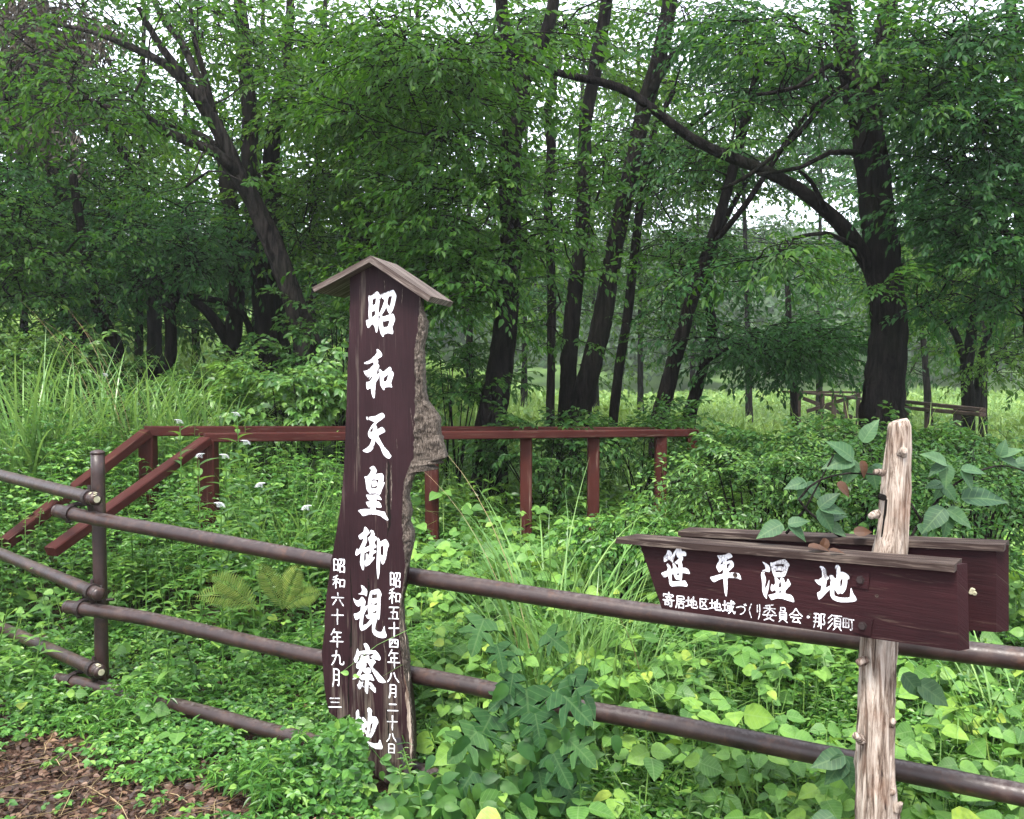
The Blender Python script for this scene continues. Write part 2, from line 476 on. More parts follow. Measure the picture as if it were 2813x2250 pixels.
def white_mat():
    m, t = M('white_paint')
    tc = nd(t, 'ShaderNodeTexCoord')
    n = noise_t(t, mapping(t, tc.outputs['Object'], (70, 70, 22)), 2, 6, .7)
    n3 = noise_t(t, tc.outputs['Object'], 9, 4, .6)
    c = ramp(t, n, [(.30, (.30, .28, .30)), (.42, (.72, .72, .76)), (.6, (.82, .82, .85))]).outputs[0]
    c = mixc(t, ramp(t, n3, [(.58, (0, 0, 0)), (.72, (.45,) * 3)]).outputs[0], c, (.30, .27, .27))
    chip = nd(t, 'ShaderNodeMath', operation='MULTIPLY'); t.links.new(noise_t(t, mapping(t, tc.outputs['Object'], (160, 160, 50)), 2, 5, .75), chip.inputs[0]); t.links.new(noise_t(t, tc.outputs['Object'], 14, 4, .6), chip.inputs[1])
    c = mixc(t, ramp(t, chip.outputs[0], [(.295, (0, 0, 0)), (.325, (.8,) * 3)]).outputs[0], c, (.06, .045, .045))
    return finish(m, t, c, .55, None, spec=.4)
MT['white'] = white_mat()
MT['iron'] = simple('flat_iron', (.045, .036, .042), .5, .5, 30, .6)
MT['hole'] = simple('dark_hole', (.006, .005, .004), .9, .1)

def ground_mat():
    m, t = M('soil')
    tc = nd(t, 'ShaderNodeTexCoord')
    n = noise_t(t, tc.outputs['Object'], 3.0, 8, .7)
    nf = noise_t(t, tc.outputs['Object'], 60, 6, .7)
    c = ramp(t, nf, [(.3, (.018, .010, .008)), (.5, (.055, .030, .022)), (.72, (.12, .075, .055))]).outputs[0]
    # beyond the mulch the soil is grown over
    sp = nd(t, 'ShaderNodeSeparateXYZ'); t.links.new(tc.outputs['Object'], sp.inputs[0])
    mr = nd(t, 'ShaderNodeMapRange'); t.links.new(sp.outputs[1], mr.inputs[0])
    mr.inputs[1].default_value = 4.0; mr.inputs[2].default_value = 9.0
    g = ramp(t, n, [(.3, (.016, .03, .010)), (.7, (.035, .07, .018))]).outputs[0]
    mr2 = nd(t, 'ShaderNodeMapRange'); t.links.new(sp.outputs[1], mr2.inputs[0])
    mr2.inputs[1].default_value = 16.0; mr2.inputs[2].default_value = 30.0
    g = mixc(t, mr2.outputs[0], g, ramp(t, n, [(.3, (.07, .14, .04)), (.7, (.13, .22, .06))]).outputs[0])
    c = mixc(t, mr.outputs[0], c, g)
    return finish(m, t, c, .95, nf, .8, .02, .15)
MT['ground'] = ground_mat()

# ------------------------------------------------------------------ the ground
ys = np.concatenate([np.linspace(-4, 14, 91), np.linspace(14.6, 80, 60), np.linspace(84, 260, 40), np.array([320, 420, 600, 900])])
xs = np.concatenate([-np.geomspace(8.4, 500, 40)[::-1], np.linspace(-8, 8, 81), np.geomspace(8.4, 500, 40)])
X, Y = np.meshgrid(xs, ys)
Z = gh(X, Y)
a = Acc()
ny, nx = X.shape
i, j = np.meshgrid(np.arange(ny - 1), np.arange(nx - 1), indexing='ij')
a.add(np.stack([X, Y, Z], -1), np.stack([i * nx + j, i * nx + j + 1, (i + 1) * nx + j + 1, (i + 1) * nx + j], -1).reshape(-1, 4))
tag(a.build('ground', MT['ground'], smooth=True), kind='structure')

# ------------------------------------------------------------------ leaves
def tmpl(half, mid, fold=.12, curl=.12):
    """leaf from right-hand outline [(x,y)..] and midrib ys (same count); returns verts, quads, uv"""
    n = len(half); v = []; uv = []
    for (x, y), my in zip(half, mid):
        for sx in (-1, 0, 1):
            xx = x * sx; yy = y if sx else my
            v.append((xx, yy, fold * abs(xx) - curl * yy * yy)); uv.append((xx, yy))
    q = []
    for r in range(n - 1):
        q += [[r * 3, r * 3 + 1, r * 3 + 4, r * 3 + 3], [r * 3 + 1, r * 3 + 2, r * 3 + 5, r * 3 + 4]]
    return np.array(v), np.array(q), None, np.array(uv)
def simple_leaf(w=.24, fold=.15, curl=.15):
    v = np.array([(0, 0, 0), (w, .32, fold * w), (w * .8, .66, fold * w - curl * .4), (0, 1, -curl), (-w * .8, .66, fold * w - curl * .4), (-w, .32, fold * w)])
    return v, np.array([[0, 1, 2, 3], [0, 3, 4, 5]]), None, v[:, :2].copy()
T_TREE = simple_leaf(.23, .35, .18)
T_WEED = simple_leaf(.33, .3, .12)
T_LANCE = simple_leaf(.13, .4, .35)
T_PINNA = simple_leaf(.085, .4, .3)
T_KUDZU = tmpl([(.02, 0), (.30, .06), (.46, .30), (.43, .55), (.22, .85), (.0, 1.06)], [.02, .15, .38, .6, .85, 1.06], .22, .2)
T_OVATE = tmpl([(.02, 0), (.22, .08), (.33, .32), (.29, .6), (.12, .88), (.0, 1.08)], [.02, .12, .36, .6, .88, 1.08], .25, .25)
T_NARROW = tmpl([(.01, 0), (.15, .14), (.21, .38), (.18, .64), (.08, .88), (.0, 1.08)], [.02, .15, .38, .64, .88, 1.08], .3, .35)
def star(outline):
    o = [(0, 0)] + outline
    full = outline + [(-x, y) for x, y in outline[::-1][1:]]
    c = (0, .42)
    pts = [c, (0, 0)] + full
    v = np.array([(x, y, .14 * abs(x) - .15 * y * y) for x, y in pts])
    n = len(pts) - 1
    t = np.array([[0, 1 + k, 1 + (k + 1) % n] for k in range(n)])
    return v, None, t, v[:, :2].copy()
T_LOBED = star([(.16, -.05), (.42, -.02), (.56, .14), (.36, .20), (.22, .26), (.42, .36), (.62, .58), (.50, .62), (.30, .52), (.15, .50), (.22, .72), (.20, .90), (.10, 1.02), (0, 1.12)])

def emit(acc, tm, P, U, N, S, mat=0):
    """stamp leaf template at P with tip direction U and face normal N"""
    v, q, t, uv = tm
    P = np.asarray(P, float).reshape(-1, 3); n = len(P)
    if n == 0: return
    U = norm(np.asarray(U, float) * np.ones((n, 3))); N = np.asarray(N, float) * np.ones((n, 3))
    A = norm(np.cross(U, N)); N = np.cross(A, U)
    S = np.asarray(S, float) * np.ones(n)
    V = P[:, None] + S[:, None, None] * (v[None, :, 0:1] * A[:, None] + v[None, :, 1:2] * U[:, None] + v[None, :, 2:3] * N[:, None])
    off = (np.arange(n) * len(v))[:, None, None]
    acc.add(V, (q[None] + off) if q is not None else None, (t[None] + off) if t is not None else None, mat, np.tile(uv, (n, 1)))

def rvec(n, up=1.0, spread=.4, rng=None):
    rng = rng or RNG
    v = rng.normal(0, spread, (n, 3)); v[:, 2] += up
    return norm(v)

# leafy twig templates: flat sprays
def make_spray(rng, leaf=.085, nside=7, droop=.25):
    LP, LU, LN, TW = [], [], [], []
    def along(p0, d0, L, sp):
        n = max(2, int(L / sp)); p = p0.copy(); d = d0.copy(); pts = [p.copy()]
        side = rng.choice([-1, 1])
        for k in range(n):
            d = norm(d + rng.normal(0, .10, 3) + np.array([0, 0, -.05])); p = p + d * sp; pts.append(p.copy())
            a = side * rng.uniform(.6, 1.1); side = -side
            u = np.array([d[0] * math.cos(a) - d[1] * math.sin(a), d[0] * math.sin(a) + d[1] * math.cos(a), d[2] - rng.uniform(0, .45)])
            LP.append(p + rng.normal(0, .006, 3)); LU.append(norm(u)); LN.append(norm(rng.normal(0, .36, 3) + np.array([0, 0, 1])))
        LP.append(p); LU.append(norm(d + np.array([0, 0, -.2]))); LN.append(norm(rng.normal(0, .3, 3) + np.array([0, 0, 1])))
        TW.append(pts)
    main = [np.zeros(3)]; d = np.array([1.0, 0, .12])
    for k in range(8):
        d = norm(d + rng.normal(0, .08, 3) + np.array([0, 0, -droop / 8])); main.append(main[-1] + d / 8)
    TW.append(main)
    s = rng.choice([-1, 1])
    for k in range(nside):
        tt = .12 + .84 * k / nside; b = main[int(tt * 8)]; a = s * rng.uniform(.6, 1.05); s = -s
        along(b, np.array([math.cos(a), math.sin(a), rng.uniform(-.1, .2)]), (.62 * (1 - tt) + .2) * rng.uniform(.7, 1.1), leaf * .62)
    along(main[-2], norm(main[-1] - main[-2]), .22, leaf * .62)
    acc = Acc()
    for tw in TW:
        tube(acc, tw, np.linspace(.007 if tw is main else .004, .002, len(tw)), 3, cap=False)
    q = np.concatenate(acc.q)
    return dict(P=np.array(LP), U=np.array(LU), N=np.array(LN), tv=np.concatenate(acc.v), tq=q)
_r = np.random.default_rng(3)
SPRAYS = [make_spray(_r) for _ in range(8)]
SPRAYS_DENSE = [make_spray(_r, .11, 9) for _ in range(6)]

def rots(yaw, pitch, roll):
    cyw, syw, cp, sp_, cr, sr = np.cos(yaw), np.sin(yaw), np.cos(pitch), np.sin(pitch), np.cos(roll), np.sin(roll)
    X = np.stack([cyw * cp, syw * cp, sp_], -1)
    Y0 = np.stack([-syw, cyw, 0 * yaw], -1); Z0 = np.cross(X, Y0)
    Y = Y0 * cr[:, None] + Z0 * sr[:, None]
    Zv = np.cross(X, Y)
    return np.stack([X, Y, Zv], -1)                     # columns are the axes

def put_sprays(leafacc, twigacc, P, yaw, pitch, roll, S, tm=T_TREE, leaf=.085, rng=None, kinds=None, twigs=True, flat=1.0):
    rng = rng or RNG; kinds = kinds or SPRAYS
    R = rots(yaw, pitch, roll)
    which = rng.integers(0, len(kinds), len(P))
    for w, k in enumerate(kinds):
        ix = np.where(which == w)[0]
        if not len(ix): continue
        Rm = R[ix]
        LP = np.einsum('nij,mj->nmi', Rm, k['P']) * S[ix][:, None, None] + P[ix][:, None]
        LU = np.einsum('nij,mj->nmi', Rm, k['U']); LN = np.einsum('nij,mj->nmi', Rm, k['N'])
        n = LP.shape[0] * LP.shape[1]
        ls = (leaf * np.repeat(np.sqrt(S[ix]), LP.shape[1]) * rng.uniform(.65, 1.2, n))
        LN = LN.reshape(-1, 3) + rng.normal(0, .18, (n, 3))
        emit(leafacc, tm, LP.reshape(-1, 3), LU.reshape(-1, 3), LN, ls)
        if twigs:
            TV = np.einsum('nij,mj->nmi', Rm, k['tv']) * S[ix][:, None, None] + P[ix][:, None]
            off = (np.arange(len(ix)) * len(k['tv']))[:, None, None]
            twigacc.add(TV, k['tq'][None] + off)

# ------------------------------------------------------------------ brush lettering
def parse(s):
    return [tuple(float(x) for x in p.split(',')) for p in s.split(';') if p.strip()]

def smooth_loop(pts, it=1):
    for _ in range(it):                                # corner cutting that keeps sharp brush tips fairly sharp
        out = []
        n = len(pts)
        for k in range(n):
            p, q = pts[k], pts[(k + 1) % n]
            out.append((p[0] * .85 + q[0] * .15, p[1] * .85 + q[1] * .15))
            out.append((p[0] * .15 + q[0] * .85, p[1] * .15 + q[1] * .85))
        pts = out
    return pts

# each: x0, y0, scale, list of (outline, holes) traced from the painted characters
BIG = {
 'board': [
  (980, 770, .09284, [
   ("345,435;430,470;590,330;640,350;715,460;715,510;685,580;665,720;645,900;640,1080;645,1300;625,1450;600,1545;570,1545;550,1450;530,1360;460,1285;360,1410;325,1405;290,1310;275,1190;300,1175;365,1165;350,1000;365,700;350,560", ["465,570;575,515;555,710;470,745", "445,930;555,895;550,1030;440,1110", "515,1210;550,1150;545,1215"]),
   ("715,405;760,405;900,345;1075,280;1110,305;1180,450;1160,560;1120,720;1070,880;1020,960;985,1000;950,970;905,880;875,770;830,890;760,1000;700,1045;645,1060;645,1000;700,930;770,760;830,585;760,540;720,470", ["940,490;1045,460;1010,680;970,785;900,690"]),
   ("740,1010;765,1085;1065,985;1100,1020;1140,1160;1095,1280;1055,1440;1085,1510;1070,1590;1035,1590;950,1565;810,1600;795,1670;770,1670;710,1580;665,1360;670,1200;700,1040", ["765,1230;980,1180;930,1370;790,1400"])]),
  (980, 940, .09859, [
   ("550,200;590,190;660,250;710,340;700,400;570,475;600,520;590,600;630,650;620,710;575,765;560,860;560,910;620,860;650,900;600,1020;535,1120;520,1250;510,1450;490,1565;460,1555;420,1450;395,1270;300,1330;275,1280;260,1110;340,1100;380,1080;440,960;430,940;345,1045;345,1020;420,890;330,985;290,970;240,910;185,800;270,795;350,740;470,635;475,545;400,580;300,615;215,600;210,575;300,530;400,470;510,370;570,290", []),
   ("620,750;660,750;730,840;920,680;960,720;980,790;1030,850;1035,900;990,1030;955,1150;990,1245;980,1262;920,1245;785,1260;770,1335;740,1330;660,1200;650,1080;645,900;615,800", ["755,985;890,890;835,1085;750,1105"])]),
  (980, 1120, .09284, [
   ("370,275;430,265;560,245;740,150;780,165;825,220;825,290;720,360;600,450;560,505;600,570;600,655;740,570;790,590;845,690;840,715;625,825;700,960;800,1140;950,1310;1030,1430;1000,1470;960,1510;880,1480;800,1400;750,1300;690,1140;545,965;520,1100;480,1220;400,1300;310,1330;230,1310;170,1265;290,1200;380,1110;430,1010;450,915;400,910;350,850;335,760;350,700;380,640;450,520;530,435;460,390;360,350", ["385,715;410,650;485,570;475,720"]),
   ("285,270;330,270;345,360;310,360;290,320", [])]),
  (970, 1265, .10152, [
   ("455,195;550,140;600,190;645,280;620,340;560,405;650,360;790,345;835,430;825,500;815,610;855,580;845,640;790,760;750,880;720,930;640,890;500,890;450,900;370,800;350,650;335,520;305,435;380,430;450,360;500,250;450,215", ["400,485;460,475;440,560", "500,505;700,515;655,745;480,755"]),
   ("510,550;630,545;660,600;660,680;520,725;510,640", []),
   ("345,925;450,930;660,920;720,960;775,1050;765,1070;620,1040;640,1105;700,1110;750,1170;775,1260;740,1285;620,1260;600,1330;770,1375;860,1385;885,1470;960,1600;930,1625;850,1580;750,1500;600,1455;450,1460;260,1510;200,1420;130,1355;200,1325;340,1310;470,1310;490,1260;420,1265;380,1210;345,1120;510,1105;525,1080;420,1080", [])]),
  (960, 1440, .09284, [
   ("450,70;490,85;570,180;600,260;510,350;520,400;520,510;480,610;440,690;440,850;430,1000;435,1200;430,1350;400,1370;370,1330;310,1150;330,1000;345,830;210,940;175,890;190,800;230,700;245,780;320,680;400,500;430,420;330,450;295,430;265,340;330,290;420,220", []),
   ("615,190;650,165;720,200;750,290;740,350;800,370;800,470;740,520;760,600;800,640;790,700;700,720;720,770;790,780;790,830;700,890;680,960;650,1010;750,960;740,1020;620,1160;600,1190;480,1255;455,1200;450,1080;490,1060;490,870;560,880;575,1050;610,1060;590,960;610,770;430,860;440,710;600,630;600,570;550,400;620,350;645,270", []),
   ("825,400;870,410;915,520;920,640;920,900;905,1100;890,1450;860,1600;845,1640;820,1500;805,1250;810,1000;820,800;825,600", []),
   ("910,520;1020,460;1080,440;1140,520;1175,620;1130,720;1110,850;1080,1040;1020,1170;985,1195;950,1150;910,1020;905,890;940,900;1000,935;1010,800;1005,625;915,665", [])]),
  (950, 1590, .1044, [
   ("395,160;470,190;545,270;575,340;545,465;490,420;400,410;315,400;400,370;435,300", []),
   ("195,495;260,560;340,570;420,470;460,490;525,590;505,690;500,750;580,680;570,760;490,910;465,990;450,1150;440,1370;410,1370;370,1290;360,1190;380,1020;290,1080;250,1070;205,920;310,900;395,830;400,680;340,735;270,690;220,600", []),
   ("650,315;855,260;900,300;945,410;915,500;905,900;880,1075;845,1070;800,1020;700,1040;610,1060;560,1030;515,955;600,945;580,800;590,600;615,450", ["690,400;760,410;825,390;825,505;740,510;685,525", "655,610;695,655;655,720", "825,610;825,700;720,690", "650,800;680,830;655,855", "650,915;815,825;815,900;720,905"]),
   ("660,1050;720,1030;715,1150;620,1240;530,1320;450,1360;455,1260;480,1210;540,1195;600,1130", []),
   ("720,1040;800,1020;825,1100;780,1220;770,1330;850,1390;945,1400;985,1310;1020,1225;1035,1380;1080,1480;1060,1540;960,1560;860,1540;750,1480;695,1390;695,1250;715,1120", [])]),
  (950, 1760, .09284, [
   ("525,85;580,65;640,100;700,200;715,270;800,295;880,285;960,370;1025,480;1025,570;990,585;880,550;790,530;725,480;845,390;770,375;690,405;620,395;540,400;445,385;390,460;360,590;295,660;260,630;235,540;300,410;340,240;360,235;385,320;500,300;600,290;560,190", []),
   ("460,415;510,430;560,590;600,640;610,740;560,830;480,900;450,980;380,1070;290,1130;190,1145;260,1080;420,840;320,810;305,760;330,660;400,610;440,520", ["455,680;480,660;515,690;490,715"]),
   ("530,470;690,425;700,560;830,545;890,630;870,665;830,700;790,785;950,930;1205,1230;1090,1255;970,1215;860,1040;720,760;650,640;560,640;560,580", []),
   ("490,890;560,825;680,790;750,830;750,940;640,990;560,950", []),
   ("430,1030;550,985;740,985;780,1015;810,1090;850,1165;820,1190;690,1145;670,1300;665,1450;650,1565;615,1570;570,1480;560,1370;585,1150;480,1170;405,1100", []),
   ("405,1165;450,1225;530,1210;490,1290;540,1375;480,1350;430,1430;385,1435;335,1310;380,1270", []),
   ("680,1215;750,1230;830,1320;890,1410;890,1500;870,1545;800,1480;695,1375;755,1365;700,1300", [])]),
  (950, 1930, .08701, [
   ("380,215;410,250;425,380;415,440;460,450;495,570;440,590;390,580;370,830;480,780;490,860;430,930;340,990;320,900;330,780;300,600;330,450;320,300", []),
   ("160,530;230,460;250,560;190,580", []),
   ("505,470;560,455;640,550;650,610;690,590;690,760;620,790;600,830;660,950;640,1000;570,890;570,1060;490,1110;485,1000;500,850;515,600", []),
   ("735,150;790,190;835,260;810,350;830,440;960,440;1020,560;1030,640;970,740;930,900;850,1040;800,1115;760,1100;720,1080;740,1150;690,1130;650,1060;640,920;680,850;700,600;705,320;680,260;685,190", ["780,680;855,625;840,760;790,880;750,935;770,800"]),
   ("490,1120;600,1160;720,1230;800,1255;900,1290;1030,1280;1060,1170;1100,1180;1130,1290;1170,1390;1150,1470;1050,1465;960,1465;800,1390;650,1330;560,1240", [])]),
 ],
 'plank': [
  (1800, 1490, .08122, [
   ("420,260;500,270;560,340;565,400;545,490;640,320;740,180;790,140;840,150;880,210;900,300;1000,300;1050,350;1055,440;1030,465;920,460;945,510;940,580;890,655;920,750;920,870;800,870;790,740;720,725;650,670;740,610;830,500;770,525;710,400;720,330;770,235;690,370;640,530;605,680;575,680;480,580;410,620;310,670;280,560;290,490;390,380", []),
   ("380,740;430,710;490,750;530,840;540,910;610,880;590,760;600,690;640,700;720,800;740,865;920,860;1040,860;1130,920;1180,1050;1150,1070;1020,1040;915,1025;910,1180;890,1290;850,1290;830,1270;740,1265;680,1220;640,1130;630,1065;560,1075;560,1200;580,1325;800,1310;1020,1290;1060,1360;1100,1440;1070,1500;940,1475;800,1470;560,1490;500,1440;465,1300;450,1130;320,1185;290,1180;200,1040;260,1010;420,950;410,800", ["735,1045;815,1035;815,1105;740,1110"])]),
  (1930, 1500, .08122, [
   ("495,310;620,310;780,290;860,240;900,220;970,270;1020,350;990,390;820,460;820,530;900,490;1000,490;1050,560;1065,680;960,790;850,895;1100,895;1230,920;1280,1000;1325,1130;1290,1135;1150,1080;1000,1075;845,1080;850,1300;840,1500;820,1700;785,1700;745,1550;720,1300;710,1090;550,1140;410,1220;360,1210;300,1140;255,1050;350,1030;540,970;700,940;700,780;570,900;500,790;465,700;500,600;575,470;530,390", ["580,640;690,490;690,605", "820,620;940,570;880,700;825,790"])]),
  (2060, 1520, .08122, [
   ("415,275;500,310;610,370;680,470;690,560;665,640;600,620;500,605;410,580;525,545;530,490;500,390", []),
   ("395,640;440,615;510,640;480,690;535,800;550,920;520,1060;505,1195;580,1100;650,900;665,900;650,1150;610,1320;580,1400;580,1535;550,1530;470,1420;425,1280;420,1050;400,880;380,740", []),
   ("690,320;720,300;760,320;930,250;1180,190;1260,260;1330,350;1350,410;1300,480;1250,640;1200,760;1150,800;910,805;880,800;820,780;760,620;720,480", ["845,385;1165,350;1145,490;1080,420;870,435", "880,575;1110,590;1105,625;885,640"]),
   ("840,790;900,800;960,870;1000,910;1035,900;1030,840;1090,810;1150,850;1190,960;1215,1010;1260,930;1280,850;1330,900;1385,1040;1360,1100;1210,1250;1200,1360;1390,1400;1470,1490;1515,1640;1480,1655;1300,1600;1100,1530;930,1515;740,1580;710,1550;620,1405;750,1380;880,1350;890,1260;830,1240;760,1290;710,1240;705,1130;745,1030;790,1080;860,1030;860,960", ["990,1020;1050,950;1070,1130;980,1170", "990,1280;1065,1260;1055,1340;990,1340"])]),
  (2220, 1530, .08122, [
   ("390,330;430,300;520,330;610,430;630,620;680,650;715,720;640,790;610,950;600,1050;740,970;760,960;750,1090;600,1230;480,1370;380,1445;350,1420;300,1210;430,1150;460,970;350,930;280,860;220,770;340,770;480,690;475,500;440,410", []),
   ("715,625;780,605;860,630;910,740;950,720;960,600;955,430;905,375;950,270;1020,265;1090,340;1095,510;1160,495;1290,550;1390,650;1395,745;1330,750;1320,900;1280,1080;1220,1190;1160,1250;1080,1215;1020,1265;960,1190;890,1060;880,1200;900,1310;1050,1365;1250,1380;1420,1360;1435,1200;1445,1050;1465,1050;1520,1220;1600,1340;1650,1440;1620,1490;1480,1525;1100,1530;950,1490;830,1430;760,1320;745,1150;760,950;750,700", ["910,940;965,890;960,975", "1085,800;1170,710;1170,850;1140,970;1085,1030"])]),
 ]}

GL = {
 '昭': "1,1 1,8.5|1,1 4,1 4,8.5|1,4.5 4,4.5|1,8 4,8|5,1 9,1 8.7,4 7.8,4.5|6.8,1 6.5,3 5,5|5.5,5.5 5.5,9.5|5.5,5.5 9,5.5 8.8,9.5|5.5,9 9,9",
 '和': "4,0.5 1,1.8|0.5,3.5 5,3|2.8,1.2 2.8,9.5|2.8,3.8 0.5,7|2.8,4 4.8,5.8|6,3.5 6,8.5|6,3.5 9.3,3.5 9,8.5|6,8 9,8",
 '六': "5,0.5 5.3,2.5|0.5,4 9.5,3.7|3.8,5.5 1,9.5|6.3,5.5 9.3,9.5",
 '十': "0.5,4.5 9.5,4.2|5,0.5 5,9.8",
 '年': "3.5,0.3 1,3.5|2.8,2 8.5,2|2.8,4.6 8,4.6|2.8,4.6 2.8,7|0.3,7 9.8,7|5.6,2 5.6,10",
 '九': "4,0.5 3.8,4 2.5,7 0.5,9.5|0.8,3.8 6.8,3.2 6.6,7.8 7.3,9 9.5,9 9.7,7.3",
 '月': "2.5,0.5 2.4,6 1.2,9.8|2.5,0.7 7.8,0.7 7.8,9.6 6.6,8.8|2.5,3.5 7.8,3.5|2.5,6.3 7.8,6.3",
 '三': "1.5,2 8.5,1.7|2,5 8,4.8|0.5,8.8 9.5,8.5",
 '五': "1,1 9,0.8|4.8,1 3.5,9|2,4.5 7.6,4.3 7.3,9|0.3,9.2 9.8,9",
 '四': "1,1.5 1,9|1,1.5 9,1.5 8.8,9|4,1.5 3.7,4.5 2.2,6|6,1.5 6,5 8,5|1,8.5 9,8.5",
 '八': "3.5,2 2.8,6 0.5,9.2|5.8,1.5 7,5.5 9.7,9.2",
 '二': "2,2.5 8,2.3|0.5,8.5 9.5,8.2",
 '日': "2,0.8 2,9.5|2,0.8 8,0.8 8,9.5|2,5 8,5|2,9 8,9",
 '寄': "5,0 5.2,1|0.8,1.5 0.8,2.8|0.8,1.5 9.2,1.5 8.6,2.8|2.5,3.2 7.5,3.2|5,2 3.5,4.6|5,3.2 7,4.6|0.3,5.2 9.8,5.2|2.2,6.4 2.2,8.6|2.2,6.4 5.2,6.4 5.2,8.2|2.2,8.2 5.2,8.2|7.6,5.2 7.6,9.6 6.2,9",
 '居': "1.8,0.8 1.7,6 0.3,9.8|1.8,0.8 8.8,0.8 8.8,3|1.8,3 8.8,3|2.5,4.8 9.8,4.8|5.6,3.4 5.6,6.4|3.5,6.4 3.5,9.8|3.5,6.4 8.4,6.4 8.4,9.8|3.5,9.3 8.4,9.3",
 '地': "0.3,4 4,3.7|2.2,1 2.2,7.8|0.2,8.4 4.2,7.2|4,5 9,3.5 8.8,6.8 7.8,6.6|6.5,0.6 6.5,7.6|4.8,2.5 4.8,8 5.5,9.2 9.6,9.2 9.8,7.5",
 '区': "0.8,1 9.2,0.8|1.2,1 1.2,9.3 9.5,9.3|7.2,2.2 5,5.5 2.8,7.8|3,3 5.5,5.3 7.8,7.6",
 '域': "0.2,4 3.2,3.7|1.7,1 1.7,7.8|0.1,8.4 3.4,7.2|3.6,2.6 9.8,2.3|6.8,0.3 7,4 7.8,7.5 9.6,9.8 9.8,8|8.6,4.3 6.8,7.8 4.8,9.8|4.1,4.2 4.1,6.4|4.1,4.2 6,4.2 6,6.4|4.1,6.2 6,6.2|3.6,8 6.4,7.3|8,0.8 9,1.6",
 'づ': "0.5,4 5,2.6 8.3,3.6 8.6,6 6.8,8.4 4,9.5|7.8,0.8 8.6,2|9,0.4 9.8,1.5",
 'く': "6.5,0.5 3,4.8 6.8,9.6",
 'り': "2.8,1 2.5,4 3,5.5 3.6,4.5|6.8,0.6 7.3,4.5 6.5,7.5 4.5,9.8",
 '委': "7.5,0.2 2,1.2|0.8,2.6 9.2,2.4|5,1 5,5|4.8,2.8 1,5.2|5.2,2.8 9,5.2|4.2,5 2.8,7.6 7.8,9.8|7.2,6 5,8.4 1.2,9.8|0.3,6.6 9.8,6.4",
 '員': "3,0.3 3,2.6|3,0.3 7,0.3 7,2.6|3,2.4 7,2.4|2,3.6 2,8|2,3.6 8,3.6 8,8|2,5 8,5|2,6.4 8,6.4|2,7.8 8,7.8|4,8 1.2,9.9|6,8 9,9.9",
 '会': "5,0.2 3,3 0.3,5|5,0.2 7.2,3 9.8,5|3,4.4 7,4.4|1.2,6.2 8.8,6.2|4.6,6.2 2.4,9.2 7.6,9|6.6,7.4 8.4,9.8",
 '・': "4.4,5 5.6,5",
 '那': "0.8,1 4.6,1 4.5,8.8 3.5,8.5|0.5,3.4 4.4,3.4|0.3,5.8 4.4,5.8|2,1 1.8,6 0.5,9.5|6,0.8 6,9.9|6,0.8 9,0.8 7.6,3.8 9,5.5 8.4,7.2 7,7",
 '須': "3.2,0.5 0.6,3|3.4,3 0.6,5.8|3.6,5.6 0.3,9.6|4.4,0.8 9.8,0.8|7,0.8 6.5,2.4|5,2.4 5,7.6|5,2.4 9,2.4 9,7.6|5,4.1 9,4.1|5,5.8 9,5.8|5,7.4 9,7.4|6,7.8 4.2,9.8|8,7.8 9.6,9.8",
 '町': "0.5,1.5 0.5,7.6|0.5,1.5 4.8,1.5 4.8,7.6|0.5,4.4 4.8,4.4|2.6,1.5 2.6,7.4|0.5,7.4 4.8,7.4|5.2,2 9.8,2|7.6,2 7.6,9.4 6.2,8.6"}

def fill_outline(acc, fn, outline, holes, lift):
    loops = [smooth_loop(outline)] + [smooth_loop(h) for h in holes]
    vecs = [[Vector((x, -y, 0)) for x, y in l] for l in loops]
    tri = tessellate_polygon(vecs)
    flat = [p for l in loops for p in l]
    v = [tuple(fn(x, y, lift)) for x, y in flat]
    acc.add(v, None, [list(t) for t in tri])

def stroke(acc, fn, pts, w, lift, rng):
    """one brush stroke: blunt slanted start, thinner middle, tapered or pressed end"""
    P = np.array(pts, float)
    if len(P) > 2:
        q, _ = resample(P, np.ones(len(P)), .9 * w)
        L = np.linspace(0, 1, len(q))
        sharp = np.concatenate([P[:1]] + [np.linspace(P[k], P[k + 1], 5)[1:] for k in range(len(P) - 1)])
        q = .35 * q[np.round(np.linspace(0, len(q) - 1, len(sharp))).astype(int)] + .65 * sharp
    else:
        q = P[0] + (P[1] - P[0]) * np.linspace(0, 1, 6)[:, None]
    n = len(q); t = np.linspace(0, 1, n)
    wd = w * (1.02 - .22 * np.sin(t * math.pi) - .28 * (t > .9)) * rng.uniform(.9, 1.1)
    d = np.gradient(q, axis=0); d /= np.linalg.norm(d, axis=1, keepdims=True) + 1e-9
    nn = np.stack([-d[:, 1], d[:, 0]], -1)
    q = np.concatenate([q[:1] - d[:1] * w * .35, q, q[-1:] + d[-1:] * w * .35])
    nn = np.concatenate([nn[:1], nn, nn[-1:]]); wd = np.concatenate([[w * .45], wd, [w * .25]])
    l = q + nn * wd[:, None] / 2; r = q - nn * wd[:, None] / 2
    v = [tuple(fn(x, y, lift)) for x, y in np.concatenate([l, r])]
    m = len(q)
    acc.add(v, [[k, k + 1, m + k + 1, m + k] for k in range(m - 1)])

def glyph(acc, fn, ch, x0, y0, x1, y1, w, shear=0.0, lift0=.0006, rng=random.Random(5)):
    for k, s in enumerate(GL[ch].split('|')):
        pts = []
        for p in s.split():
            a, b = (float(z) for z in p.split(','))
            X = x0 + (x1 - x0) * a / 10 + rng.uniform(-.3, .3); Y = y0 + (y1 - y0) * b / 10 + shear * (X - (x0 + x1) / 2) + rng.uniform(-.3, .3)
            pts.append((X, Y))
        stroke(acc, fn, pts, w if ch != '・' else w * 2.2, lift0 + .00008 * k, rng)

